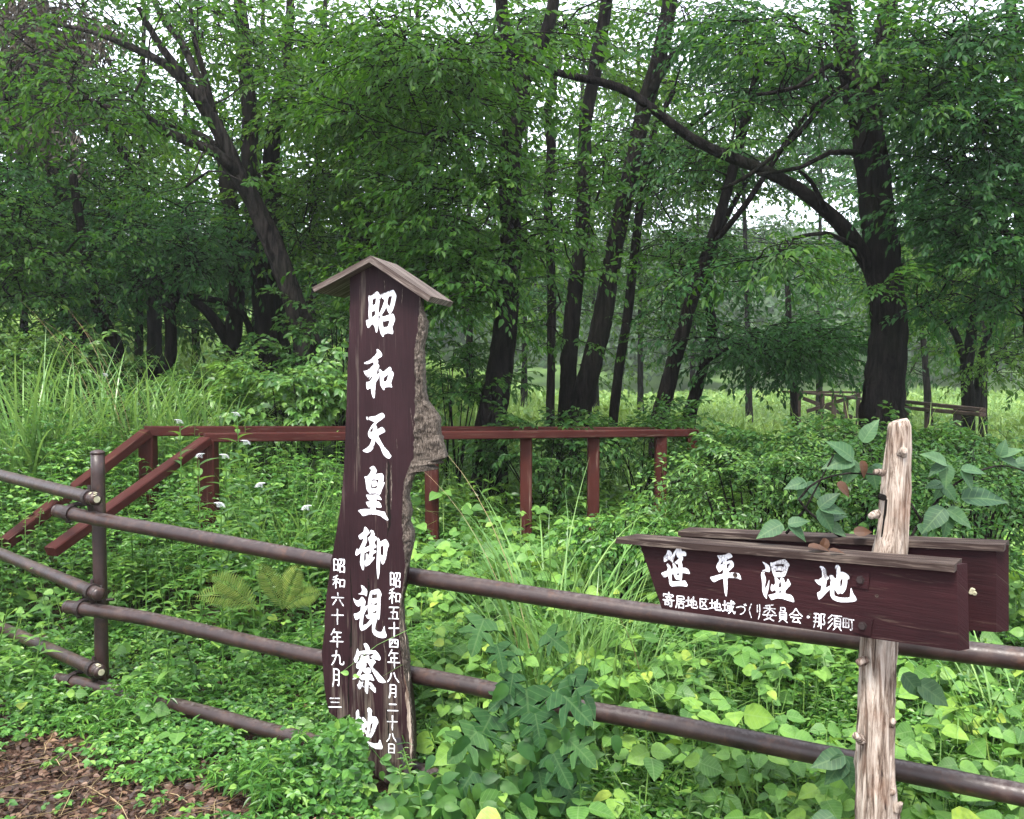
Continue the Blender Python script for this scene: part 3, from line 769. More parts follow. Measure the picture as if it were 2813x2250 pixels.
# ------------------------------------------------------------------ the tall notice board
def d_board(px): return 3.5 - .00032 * (px - 1025)
n_board = Vector((-.22, -.975, 0)).normalized()
def on_board(px, py, lift=0.0):
    return at(px, py, d_board(px)) + n_board * lift
sb = at(1050, 2135, 3.5)
sign = empty('wooden_sign', (sb.x, sb.y, 0), 'tall purple-brown upright board with white brush characters under a small gabled roof', 'sign')
FRONT_L = [(962, 745), (961, 832), (959, 927), (955, 1000), (952, 1075), (949, 1175), (948, 1200), (946, 1274), (941, 1336), (935, 1392), (925, 1451), (916, 1510), (909, 1540), (904, 1579), (897, 1638), (892, 1688), (891, 1739), (884, 1783), (887, 1842), (892, 1901), (903, 1957), (930, 1975), (961, 1962), (968, 2000), (978, 2025), (986, 2094), (1012, 2098), (1029, 2132), (1061, 2150), (1100, 2150)]
FRONT_R = [(1128, 2105), (1135, 2064), (1131, 1975), (1124, 1901), (1113, 1857), (1106, 1815), (1097, 1724), (1100, 1650), (1106, 1626), (1111, 1594), (1116, 1549), (1111, 1510), (1107, 1481), (1106, 1437), (1107, 1378), (1111, 1324), (1120, 1297), (1135, 1259), (1138, 1199), (1140, 1149), (1141, 1089), (1142, 1045), (1140, 1000), (1140, 950), (1148, 912), (1153, 844), (1156, 800), (1100, 755), (1028, 722), (990, 735)]
BARK_OUT = [(1135, 2112), (1139, 2064), (1135, 1975), (1126, 1901), (1122, 1857), (1122, 1827), (1117, 1783), (1108, 1718), (1104, 1660), (1107, 1629), (1113, 1600), (1120, 1555), (1134, 1496), (1135, 1466), (1123, 1437), (1129, 1407), (1120, 1366), (1129, 1327), (1141, 1298), (1171, 1277), (1196, 1268), (1209, 1289), (1225, 1274), (1227, 1259), (1219, 1224), (1212, 1200), (1206, 1187), (1209, 1151), (1194, 1128), (1174, 1104), (1165, 1060), (1165, 1000), (1163, 956), (1171, 912), (1172, 882), (1159, 844), (1157, 812)]
def densify(pts, step=9, jit=0.0, seed=1):
    out = []
    for k in range(len(pts) - 1):
        p, q = pts[k], pts[k + 1]; m = max(1, int(math.hypot(q[0] - p[0], q[1] - p[1]) / step))
        for i in range(m):
            t = i / m; x = p[0] + (q[0] - p[0]) * t; y = p[1] + (q[1] - p[1]) * t
            o = mnoise.noise(Vector((x * .05, y * .05, seed))) * jit
            out.append((x + o, y + o * .3))
    out.append(pts[-1]); return out
fl = densify(FRONT_L, 9, 2.2); fr_ = densify(FRONT_R, 9, 1.2, 3)
outl = fl + fr_
a = Acc()
tri = tessellate_polygon([[Vector((x, -y, 0)) for x, y in outl]])
TH = .062
n = len(outl)
f = [tuple(on_board(x, y)) for x, y in outl]
b = [tuple(on_board(x + (3 if i < len(fl) else -3), y, -TH)) for i, (x, y) in enumerate(outl)]
m_ = [tuple(on_board(x + (-3.5 if i < len(fl) else 2), y, -.014)) for i, (x, y) in enumerate(outl)]
a.add(f + m_ + b, [[i, n + i, n + (i + 1) % n, (i + 1) % n] for i in range(n)] + [[n + i, 2 * n + i, 2 * n + (i + 1) % n, n + (i + 1) % n] for i in range(n)],
      [list(t) for t in tri] + [[t[0] + 2 * n, t[2] + 2 * n, t[1] + 2 * n] for t in tri])
board = a.build('board', MT['stain'], sign)
# cracks and rotted channels in the face
def gash(acc, pts, w, lift):
    for k in range(len(pts) - 1):
        pass
    P = np.array(densify(pts, 6, 2.5, 9)); t = np.linspace(0, 1, len(P))
    wd = w * np.sin(np.clip(t, .02, .98) * math.pi) ** .6 * (.6 + .5 * np.abs(np.sin(t * 23)))
    l = [(x - q / 2, y) for (x, y), q in zip(P, wd)]; r = [(x + q / 2, y) for (x, y), q in zip(P, wd)]
    v = [tuple(on_board(x, y, lift)) for x, y in l + r]; m = len(P)
    acc.add(v, [[k, k + 1, m + k + 1, m + k] for k in range(m - 1)])
a = Acc()
a = Acc(); gash(a, [(1066, 1262), (1070, 1300), (1066, 1340), (1068, 1390), (1072, 1440), (1064, 1475)], 10, .0003); a.build('crack', MT['hole'], board)
a = Acc(); gash(a, [(965, 1700), (964, 1780), (960, 1850), (957, 1950)], 9, .0003); a.build('crack', MT['hole'], board)
a = Acc(); gash(a, [(962, 1560), (966, 1640), (963, 1720)], 3, .0003); a.build('crack', MT['hole'], board)
a = Acc(); gash(a, [(1012, 1580), (1014, 1640)], 5, .0003); a.build('crack', MT['hole'], board)
a = Acc(); gash(a, [(1003, 1915), (1000, 1960), (996, 2040)], 4, .0003); a.build('crack', MT['hole'], board)
a = Acc(); gash(a, [(1058, 1920), (1066, 1990), (1072, 2080)], 4, .0003); a.build('crack', MT['hole'], board)
a = Acc()
a = Acc(); gash(a, [(1062, 1262), (1063, 1300), (1061, 1380), (1066, 1450)], 5, .0005); a.build('bare_splinter', MT['live_edge'], board)
a = Acc(); gash(a, [(1074, 1270), (1076, 1330), (1074, 1400)], 3.5, .0005); a.build('bare_splinter', MT['live_edge'], board)
a = Acc(); gash(a, [(985, 1160), (984, 1210), (985, 1240)], 2, .0005); a.build('bare_splinter', MT['live_edge'], board)
a = Acc(); gash(a, [(1090, 1205), (1091, 1235)], 2, .0005); a.build('bare_splinter', MT['live_edge'], board)
a = Acc(); gash(a, [(1105, 790), (1105, 840)], 1.5, .0005); a.build('bare_splinter', MT['live_edge'], board)
a = Acc(); gash(a, [(1055, 768), (1058, 800)], 1.5, .0005); a.build('bare_splinter', MT['live_edge'], board)
a = Acc(); gash(a, [(1128, 1120), (1134, 1170), (1137, 1190)], 2, .0005); a.build('bare_splinter', MT['live_edge'], board)
a = Acc(); gash(a, [(1096, 1780), (1100, 1830), (1108, 1900)], 2, .0005); a.build('bare_splinter', MT['live_edge'], board)
a = Acc(); gash(a, [(1052, 1700), (1056, 1770), (1062, 1850)], 2, .0005); a.build('bare_splinter', MT['live_edge'], board)
# bark-covered edge: a lumpy strip between the painted face and the outer outline
inner = FRONT_R[1:27]
A1 = np.array(inner, float); B1 = np.array(BARK_OUT, float)
ysr = np.arange(2106, 806, -3.0)
xi = np.interp(-ysr, -A1[:, 1], A1[:, 0]); 
ob = sorted([(y, x) for x, y in BARK_OUT]); 
xo = np.interp(ysr, [q[0] for q in ob], [q[1] for q in ob])
xo = np.maximum(xo, xi + 2.5)
a = Acc(); K = 15; rows = []
for r_, (y, x0, x1) in enumerate(zip(ysr, xi, xo)):
    for k in range(K):
        t = k / (K - 1)
        x = x0 - 1 + (x1 - x0 + 1) * min(1, t * 1.45) if t < .7 else x1 - 3 * (t - .7) * 10
        base = .004 + (.020 * math.sin(min(1, t * 1.45) * math.pi * .8)) * min(1, (x1 - x0) / 18) if t < .7 else -(.062 * (t - .7) / .3)
        q = Vector((x * .045, y * .045, k * .24))
        base += mnoise.noise(q) * .012 * min(1, (x1 - x0) / 25) + mnoise.noise(q * 2.6) * .007 * min(1, (x1 - x0) / 14) - abs(mnoise.noise(Vector((x * .16, y * .07, k * .5)))) * .011 * min(1, (x1 - x0) / 14)
        rows.append(tuple(on_board(x + mnoise.noise(q * 3 + Vector((9, 0, 0))) * 2.5 * (t > 0), y + mnoise.noise(q * 2) * 2, base)))
nr = len(ysr)
a.add(rows, [[r * K + k, r * K + k + 1, (r + 1) * K + k + 1, (r + 1) * K + k] for r in range(nr - 1) for k in range(K - 1)])
a.build('bark_edge', MT['live_edge'], sign, smooth=True)
# the pale worn strip low on the right side
a = Acc()
gash(a, [(1099, 1640), (1104, 1700), (1112, 1780), (1117, 1860), (1122, 1940), (1128, 2040), (1131, 2100)], 13, .0012)
a.build('worn_edge', MT['log'], board)
# lettering
lift = .0008
for (x0, y0, s, polys) in BIG['board']:
    a = Acc()
    for k, (o, hs) in enumerate(polys):
        cv = lambda st: [(x0 + x * s, y0 + y * s) for x, y in parse(st)]
        fill_outline(a, on_board, cv(o), [cv(h) for h in hs], lift + .00012 * k)
    a.build('character', MT['white'], board)
for ch, bx in zip('昭和六十年九月三', [(914, 1533, 950, 1574), (913, 1579, 949, 1618), (910, 1627, 946, 1665), (909, 1671, 945, 1715), (906, 1727, 943, 1777), (910, 1785, 945, 1829), (911, 1835, 936, 1887), (902, 1912, 939, 1947)]):
    a = Acc(); glyph(a, on_board, ch, *bx, 3.9, .05); a.build('date_character', MT['white'], board)
for ch, bx in zip('昭和五十四年八月二十八日', [(1070, 1570, 1102, 1615), (1068, 1615, 1102, 1660), (1067, 1665, 1099, 1703), (1067, 1707, 1099, 1750), (1068, 1753, 1096, 1781), (1065, 1784, 1098, 1835), (1063, 1843, 1097, 1876), (1066, 1879, 1093, 1918), (1064, 1928, 1095, 1957), (1063, 1964, 1093, 2006), (1061, 2011, 1091, 2040), (1063, 2042, 1088, 2070)]):
    a = Acc(); glyph(a, on_board, ch, *bx, 3.8, .06); a.build('date_character', MT['white'], board)
# small gabled roof: two planks meeting at a ridge that runs straight back
back = -n_board * .30
fwd = n_board * .035
def roof_plank(p_ridge, p_eave, t=.020):
    p_ridge = p_ridge + fwd; p_eave = p_eave + fwd
    s = (p_eave - p_ridge); dn = s.cross(back).normalized()
    if dn.z > 0: dn = -dn
    acc = Acc()
    nseg = 10
    for k in range(nseg):
        pass
    box(acc, p_ridge, s, dn * t, back)
    # grain runs along the slope
    acc.uv[-1] = np.array([(0, 0), (s.length, 0), (s.length, t), (0, t), (0, back.length), (s.length, back.length), (s.length, back.length + t), (0, back.length + t)])
    return acc
rid = at(1026, 706, 3.47); rl = at(868, 792, 3.52); rr = at(1192, 816, 3.42)
roof_plank(rid, rl).build('roof_board', MT['roof_wood'], sign)
roof_plank(rid + Vector((.0015, 0, .001)), rr, .024).build('roof_board', MT['roof_wood'], sign)
# flat iron strap at the foot
a = Acc()
p0, p1 = on_board(1088, 2025, .004), on_board(1112, 2120, .004); p2 = on_board(1140, 2240, .03)
wv = Vector((.022, -.006, 0))
box(a, p0, wv, p1 - p0, n_board * .004); 
box(a, p1 + Vector((0.002, 0, -.002)), wv, p2 - p1, n_board * .004)
a.build('iron_strap', MT['iron'], sign)

# ------------------------------------------------------------------ the crossing signpost at right
DL, DR, XL, XR = 2.64, 2.12, 1765.0, 2640.0
def d_pl(px): return 1.0 / (1 / DL + (1 / DR - 1 / DL) * (px - XL) / (XR - XL))
def pl(px, py): return at(px, py, d_pl(px))
pA, pB = pl(1765, 1560), pl(2640, 1660)
u_pl = (pB - pA).normalized()
n_pl = Vector((u_pl.y, -u_pl.x, 0)).normalized()
if n_pl.y > 0: n_pl = -n_pl
def on_plank(px, py, lift=0.0): return pl(px, py) + n_pl * lift
pc = at(2420, 1800, 2.36)
post_sign = empty('signpost', (pc.x, pc.y, 0), 'pale knotted log post carrying two purple-brown name planks with white brush characters', 'signpost')
# log
P, R = [], []
for (px, py, r) in [(2425, 2740, 60), (2417, 2480, 58), (2411, 2250, 54), (2405, 2100, 50), (2406, 1980, 47), (2410, 1880, 46), (2414, 1770, 48), (2425, 1650, 46), (2440, 1540, 44), (2452, 1470, 40), (2457, 1400, 37), (2463, 1320, 34), (2467, 1240, 32), (2470, 1172, 29), (2468, 1156, 22)]:
    P.append(at(px, py, 2.36)); R.append(px_m(r, 2.36))
a = Acc()
tube(a, P, np.array(R) * 1.08, 64, .008, .13, seed=2, lumps=3.2, furrow=.22)
log = a.build('post', MT['log'], post_sign, smooth=True)
for (px, py, dx, dy, r0, r1) in [(2478, 1245, 12, -8, 15, 9), (2425, 1300, -42, -4, 11, 7), (2410, 1412, -36, 6, 13, 9), (2378, 1815, -38, 6, 13, 10), (2368, 2035, -38, -14, 14, 9), (2448, 1985, 14, -4, 14, 8), (2446, 2175, 14, 4, 15, 8), (2462, 2225, 26, -20, 14, 5)]:
    a = Acc()
    p = at(px, py, 2.33); q = at(px + dx * .5, py + dy, 2.31)
    tube(a, [p, (p + q) / 2 + Vector((0, 0, .002)), q], [px_m(r0, 2.3), px_m((r0 + r1) / 2, 2.3), px_m(r1, 2.3)], 9, .006, .35, seed=px)
    a.build('branch_stub', MT['log'], log, smooth=True)
a = Acc()
for (px, py, r) in [(2436, 1370, 9)]:
    p = at(px, py, 2.315)
    tube(a, [p + Vector((0, .04, 0)), p + Vector((0, .020, 0))], [px_m(r, 2.3)] * 2, 12)
tube(a, [at(2435, 1372, 2.339), at(2430, 1420, 2.340), at(2422, 1475, 2.338)], [.0032, .0036, .002], 8)
a.build('rot_hole', MT['hole'], log)
# front name plank
def plank_prism(corners, fn, th, m, name, parent, bev=None):
    a = Acc()
    fr = [fn(*c) for c in corners]
    bk = [p - n_pl * th for p in fr]
    if bev:                                            # obliquely sawn right-hand end
        for k, v in bev.items(): bk[k] = bk[k] + v
    o = fr[0]
    uv = [((p - o).dot(u_pl), (p - o).z) for p in fr] + [((p - o).dot(u_pl), (p - o).z + .03) for p in bk]
    nn = len(corners)
    # subdivide front into a strip so that the surface can carry light wear
    a.add([tuple(p) for p in fr + bk], [[0, 1, 2, 3], [7, 6, 5, 4]] + [[i, 4 + i, 4 + (i + 1) % 4, (i + 1) % 4] for i in range(4)], uv=uv)
    return a.build(name, m, parent)
end = u_pl * .018
fp = plank_prism([(1752, 1478), (1818, 1672), (2634, 1788), (2628, 1552)], on_plank, .030, MT['stain_h'], 'name_plank', post_sign, {2: end, 3: end})
# letters on the front plank
for (x0, y0, s, polys) in BIG['plank']:
    a = Acc()
    for k, (o, hs) in enumerate(polys):
        cv = lambda st: [(x0 + x * s, y0 + y * s) for x, y in parse(st)]
        fill_outline(a, on_plank, cv(o), [cv(h) for h in hs], .0008 + .00012 * k)
    a.build('character', MT['white'], fp)
for ch, bx in zip('寄居地区地域づくり委員会・那須町', [(1821, 1627, 1853, 1668), (1856, 1635, 1882, 1671), (1884, 1637, 1917, 1672), (1921, 1643, 1947, 1674), (1949, 1645, 1982, 1678), (1985, 1648, 2020, 1686), (2022, 1657, 2051, 1689), (2053, 1657, 2070, 1698), (2076, 1658, 2092, 1702), (2095, 1660, 2134, 1705), (2136, 1668, 2166, 1709), (2168, 1671, 2205, 1712), (2211, 1686, 2231, 1704), (2234, 1683, 2270, 1727), (2273, 1688, 2313, 1731), (2315, 1694, 2349, 1734)]):
    a = Acc(); glyph(a, on_plank, ch, *bx, 3.6 if ch not in 'づくり' else 3.0, .10); a.build('small_character', MT['white'], fp)
# square iron plates with hexagon bolts
for (px, py, rot, sc) in [(2365, 1592, .06, 23), (2371, 1718, .12, 24)]:
    c = on_plank(px, py, 0); s_ = px_m(sc, d_pl(px))
    ax = (u_pl * math.cos(rot) - Vector((0, 0, 1)) * math.sin(rot)) ; az = (Vector((0, 0, 1)) * math.cos(rot) + u_pl * math.sin(rot))
    a = Acc(); box(a, c - ax * s_ - az * s_ + n_pl * .0004, ax * 2 * s_, az * 2 * s_, n_pl * .004)
    pt = a.build('bolt_plate', MT['stain_h'], fp)
    a = Acc()
    for rr_, z0, z1 in ((.52, .0042, .0058), (.40, .0056, .0125)):
        c6 = [c + (ax * math.cos(q) + az * math.sin(q)) * s_ * rr_ for q in np.arange(6) * math.pi / 3 + .3]
        v = [p + n_pl * z0 for p in c6] + [p + n_pl * z1 for p in c6]
        a.add([tuple(p) for p in v], [[k, (k + 1) % 6, 6 + (k + 1) % 6, 6 + k] for k in range(6)] + [[6, 7, 8, 9], [6, 9, 10, 11]])
    a.build('bolt', MT['pipe_clamp'], pt)
# cap on the front plank
def cap_board(l, r, fn, fwd, depth, th, name, jag=True):
    """board lying on a plank's top edge, front bottom edge from l to r"""
    a = Acc(); N = 40
    pL, pR = fn(*l) + n_pl * fwd, fn(*r) + n_pl * fwd
    v = []; uv = []
    for k in range(N + 1):
        t = k / N; p = pL.lerp(pR, t); s = t * (pR - pL).length
        j = mnoise.noise(Vector((s * 22, 3, 1))) * .0028
        e = 0.0
        prof = [(0 + j, 0), (0 + j * .6, th), (-depth, th + j * .3), (-depth, 0)]
        for (f_, z) in prof:
            q = p + n_pl * f_ + Vector((0, 0, z))
            if jag and k == 0: q = q + u_pl * (.03 * (1 if f_ < -.04 else 0) - .004 + .006 * (z > 0))
            v.append(tuple(q)); uv.append((s + .3, f_ + z))
    q = []
    for k in range(N):
        for i in range(4): q.append([k * 4 + i, k * 4 + (i + 1) % 4, (k + 1) * 4 + (i + 1) % 4, (k + 1) * 4 + i])
    q += [[3, 2, 1, 0], [N * 4, N * 4 + 1, N * 4 + 2, N * 4 + 3]]
    a.add(v, q, uv=uv)
    return a.build(name, MT['stain_cap'], post_sign)
cap_board((1704, 1489), (2628, 1567), on_plank, .026, .088, .0185, 'cap_board')
# the plank on the far side of the post, with its own cap
BK = .185
def on_back(px, py, lift=0.0):
    """pixel on the far plank's front face"""
    o = pl(1765, 1560) - n_pl * BK
    q = at(px, py, 1.0) - Vector((0, 0, EYE)); c0 = Vector((0, 0, EYE))
    k = (o - c0).dot(n_pl) / q.dot(n_pl)
    return c0 + q * k + n_pl * lift
bp = plank_prism([(1868, 1466), (1905, 1672), (2737, 1737), (2737, 1500)], on_back, .030, MT['stain_h'], 'name_plank', post_sign, {2: u_pl * .024, 3: u_pl * .024})
cap_board((1868, 1471), (2760, 1513), on_back, .014, .085, .0165, 'cap_board', False)
a = Acc()
for k in range(9):
    q = on_back(2676 + RNG.uniform(-9, 9), 1623 + RNG.uniform(-8, 8), .001)
    bmv = []
    r0 = RNG.uniform(.003, .006)
    tube(a, [q, q + n_pl * .002], [r0, r0 * .6], 8)
a.build('lichen_patch', MT['lichen'], bp)
for (px, py, r) in [(2020, 1580, 8), (2226, 1687, 4), (2409, 1637, 5)]:
    q = on_plank(px, py, .0005)
    a = Acc(); tube(a, [q, q + n_pl * .0004], [px_m(r, 2.3)] * 2, 12); a.build('knot', MT['stain_cap'], fp)

# ------------------------------------------------------------------ steel pipe barrier
PR = .034
BK_ = 1.125
def d_r(px): return BK_ / (.2577 + (px - 300) * .0000691)
pf = at(268, 1960, 4.05 * BK_)
fence = empty('pipe_fence', (pf.x, pf.y, ghf(pf.x, pf.y)), 'dark brown steel pipe barrier with three pairs of rails clamped to one capped post', 'barrier')
a = Acc(); b0 = at(268, 1246, 4.05 * BK_); b1 = Vector((b0.x, b0.y, -.15))
tube(a, [b1, b0], [PR, PR], 24, .1)
post = a.build('post', MT['pipe'], fence, smooth=True)
a = Acc()
tube(a, [b0, b0 + Vector((0, 0, .006)), b0 + Vector((0, 0, .014)), b0 + Vector((0, 0, .020))], [.0365, .0365, .029, .009], 24)
a.build('post_cap', MT['pipe'], post, smooth=True)
a = Acc(); q = at(270, 1622, 4.05 * BK_)
tube(a, [q - Vector((0, 0, .045)), q + Vector((0, 0, .035))], [.0415, .0415], 24); a.build('clamp', MT['pipe_clamp'], post, smooth=True)
rails = [
 ([(157, 1403), (300, 1432), (500, 1468), (872, 1537), (1130, 1582), (1725, 1675), (2222, 1739), (2750, 1803), (3050, 1838), (3500, 1890)], .0),
 ([(186, 1667), (300, 1682), (436, 1706), (828, 1796), (1245, 1874), (1500, 1930), (1880, 1998), (2222, 2067), (2813, 2184), (3050, 2228), (3500, 2310)], .0),
 ([(160, 1867), (260, 1886), (350, 1907), (560, 1957), (700, 1997), (850, 2035), (1080, 2098), (1500, 2222), (1800, 2310), (2300, 2450)], .0)]
RA = []
for pts, _ in rails:
    P = [at(x, y, d_r(x)) for x, y in pts]
    a = Acc(); tube(a, P, [PR] * len(P), 24, .08, cap=True)
    RA.append(a.build('rail', MT['pipe'], fence, smooth=True))
lefts = [[(-500, 1185, 6.6), (0, 1305, 4.62), (262, 1371, 3.88)], [(-500, 1302, 6.6), (0, 1520, 4.62), (270, 1632, 3.88)], [(-500, 1408, 6.6), (0, 1722, 4.62), (274, 1845, 3.86)]]
for k, pts in enumerate(lefts):
    P = [at(p[0], p[1], p[2] * BK_) for p in pts]
    P[0] = P[1] + (P[1] - P[2]) * 2.2
    a = Acc(); tube(a, [P[0], P[1].lerp(P[2], .5), P[2]], [PR * .96] * 3, 24, .08)
    r_ = a.build('rail', MT['pipe'], fence, smooth=True)
    dirn = (P[2] - P[1]).normalized()
    a = Acc(); tube(a, [P[2] - dirn * .004, P[2] + dirn * .010, P[2] + dirn * .018], [PR, PR * .96, PR * .55], 24)
    a.build('end_cap', MT['pipe'], r_, smooth=True)
    if k != 1:                                         # flaked pale paint on the end
        a = Acc()
        for j in range(5):
            ang = RNG.uniform(.3, 2.4); rr_ = PR * .99
            q = P[2] - dirn * RNG.uniform(.002, .03) + Vector((math.cos(ang) * .4, -abs(math.cos(ang)) * .7, math.sin(ang))).normalized() * rr_
            nrm = (q - (P[2] + dirn * ((q - P[2]).dot(dirn)))).normalized()
            tube(a, [q, q + nrm * .0012], [.011 * RNG.uniform(.5, 1), .008], 8)
        tube(a, [P[2] + dirn * .0185, P[2] + dirn * .0195], [PR * .5, PR * .3], 10)
        a.build('flaked_paint', MT['lichen'], r_)
    # clamp on the left rail
    c0, c1 = P[2] - dirn * .085, P[2] - dirn * .05
    a = Acc(); tube(a, [c0, c1], [PR * 1.22] * 2, 20)
    tube(a, [c0.lerp(c1, .5) + Vector((.0, 0, .036)), c0.lerp(c1, .5) + Vector((.0, 0, .062))], [.009, .009], 8)
    box(a, c0.lerp(c1, .5) + Vector((-.014, -.006, .030)), (.03, 0, .004), (0, .014, 0), (0, 0, .006))
    tube(a, [c0.lerp(c1, .5) - Vector((0, 0, .03)), c0.lerp(c1, .5) - Vector((0, -.02, .075))], [.016, .014], 8)
    a.build('clamp', MT['pipe_clamp'], r_, smooth=False)
for (pts, _), r_ in zip(rails, RA):
    p = at(*pts[0], d_r(pts[0][0])); q = at(*pts[1], d_r(pts[1][0])); dirn = (q - p).normalized()
    a = Acc(); tube(a, [p - dirn * .010, p - dirn * .004, p + dirn * .012], [PR * .6, PR * .98, PR * 1.02], 24)
    a.build('end_cap', MT['pipe'], r_, smooth=True)
    for off in (.085, ):
        c0, c1 = p + dirn * off, p + dirn * (off + .035)
        a = Acc(); tube(a, [c0, c1], [PR * 1.22] * 2, 20)
        tube(a, [c0 + Vector((0, 0, .03)), c0 + Vector((.03, .03, .042)), c0 + Vector((.09, .06, .034))], [.012, .012, .008], 8)
        tube(a, [c0 - Vector((0, 0, .03)), c0 - Vector((0, 0, .05))], [.016, .013], 8)
        tube(a, [c0 + Vector((.12, .05, .03)), c0 + Vector((.16, .04, .035))], [.008, .008], 6)
        a.build('clamp', MT['pipe_clamp'], r_, smooth=False)

# ------------------------------------------------------------------ red timber handrails of the boardwalk
def handrail(name, label, posts, rail, stair, hh=.072, wd=.09):
    e = 1.12
    posts = [(x, y, d * e, w * e) for x, y, d, w in posts]; rail = [(x, y, d * e) for x, y, d in rail]; stair = [(x, y, d * e) for x, y, d in stair]
    b0 = at(*posts[0][:2], posts[0][2])
    t = empty(name, (b0.x, b0.y, ghf(b0.x, b0.y)), label, 'handrail', 'red timber handrails of the boardwalk')
    for (px, py, d, w) in posts:
        p = at(px, py, d); a = Acc()
        beam(a, (p.x, p.y, min(ghf(p.x, p.y), p.z - .9) - .1), (p.x, p.y, p.z), w, w)
        a.build('post', MT['red_wood_v'], t)
    P = [at(*q) for q in rail]
    a = Acc()
    for k in range(len(P) - 1): beam(a, P[k], P[k + 1], wd, hh)
    a.build('top_rail', MT['red_wood'], t)
    a = Acc(); beam(a, at(*stair[0]), at(*stair[1]), wd, hh * .92); a.build('stair_rail', MT['red_wood'], t)
    return t
handrail('handrail', 'far red timber handrail of the boardwalk, its stair rail ending at the left picture edge', [(406, 1192, 5.9, .095), (1900, 1196, 7.5, .08)],
         [(396, 1184, 5.88), (1300, 1183, 6.85), (1935, 1185, 7.55)], [(402, 1190, 5.86), (15, 1492, 4.95)])
handrail('handrail', 'near red timber handrail of the boardwalk, with five posts, passing behind the tall board', [(571, 1207, 5.35, .10), (1186, 1207, 5.9, .088), (1445, 1203, 6.35, .085), (1630, 1201, 6.55, .085), (1815, 1198, 6.75, .085)],
         [(561, 1202, 5.32), (1200, 1196, 6.0), (1912, 1189, 6.86)], [(566, 1210, 5.3), (140, 1516, 4.35)], .06)

# grey rails of the far boardwalk
def at_(p): return at(*p)
b0 = at(2260, 1130, 21)
bw = empty('boardwalk_railing', (b0.x, b0.y, ghf(b0.x, b0.y)), 'weathered grey timber railing with a cross brace far off beside the sunlit meadow', 'railing')
for k, (px, py, d, w) in enumerate([(2195, 1077, 22, .085), (2259, 1079, 21, .085), (2291, 1086, 20, .085), (2324, 1093, 19, .085), (2358, 1080, 22, .085), (2489, 1107, 15, .085), (2550, 1114, 14, .085), (2630, 1122, 13, .085)]):
    p = at(px, py, d); a = Acc(); beam(a, (p.x, p.y, ghf(p.x, p.y) - .1), p, w, w); a.build('post', MT['grey_wood'], bw)
for seg in [[(2150, 1076, 23.5), (2366, 1078, 22)], [(2195, 1078, 22), (2300, 1087, 20), (2400, 1100, 17), (2472, 1102, 15.2), (2700, 1126, 12.3)], [(2472, 1119, 15.1), (2700, 1139, 12.2)]]:
    a = Acc()
    for k in range(len(seg) - 1): beam(a, at_(seg[k]), at_(seg[k + 1]), .09, .055)
    a.build('top_rail', MT['grey_wood'], bw)
for s_, e_ in [((2206, 1094, 21.9), (2350, 1150, 21.9)), ((2216, 1130, 21.7), (2362, 1084, 21.7))]:
    a = Acc(); beam(a, at_(s_), at_(e_), .05, .09); a.build('cross_brace', MT['grey_wood'], bw)

# ------------------------------------------------------------------ trees
GAPS = [(2290, 1110, 170, 50), (2560, 1120, 120, 40), (410, 150, 95, 75), (300, 130, 50, 40), (480, 340, 50, 55), (560, 190, 25, 60), (190, 90, 30, 30), (640, 200, 15, 60), (830, 420, 40, 35), (1200, 60, 40, 30), (960, 20, 40, 20),  (330, 60, 50, 40), (730, 30, 60, 30), (1500, 250, 45, 110), (1430, 330, 35, 60), (1770, 90, 70, 90), (1910, 200, 60, 90), (560, 450, 60, 40), (1100, 440, 40, 30), (2470, 30, 35, 40), (1870, 320, 50, 35), (2180, 360, 60, 30), (2240, 600, 120, 70), (2020, 560, 45, 60), (2100, 840, 130, 60), (2340, 1010, 70, 60), (1480, 1010, 60, 30), (1650, 900, 40, 80), (1870, 1060, 60, 40), (2090, 1060, 80, 35), (2590, 1050, 60, 35)]
THIN = 1.2
def in_gap(px, py, mar=0.0):
    m = np.zeros(len(px), bool)
    for (x, y, rx, ry) in GAPS: m |= ((px - x) / (rx + mar)) ** 2 + ((py - y) / (ry + mar * .6)) ** 2 < 1
    return m

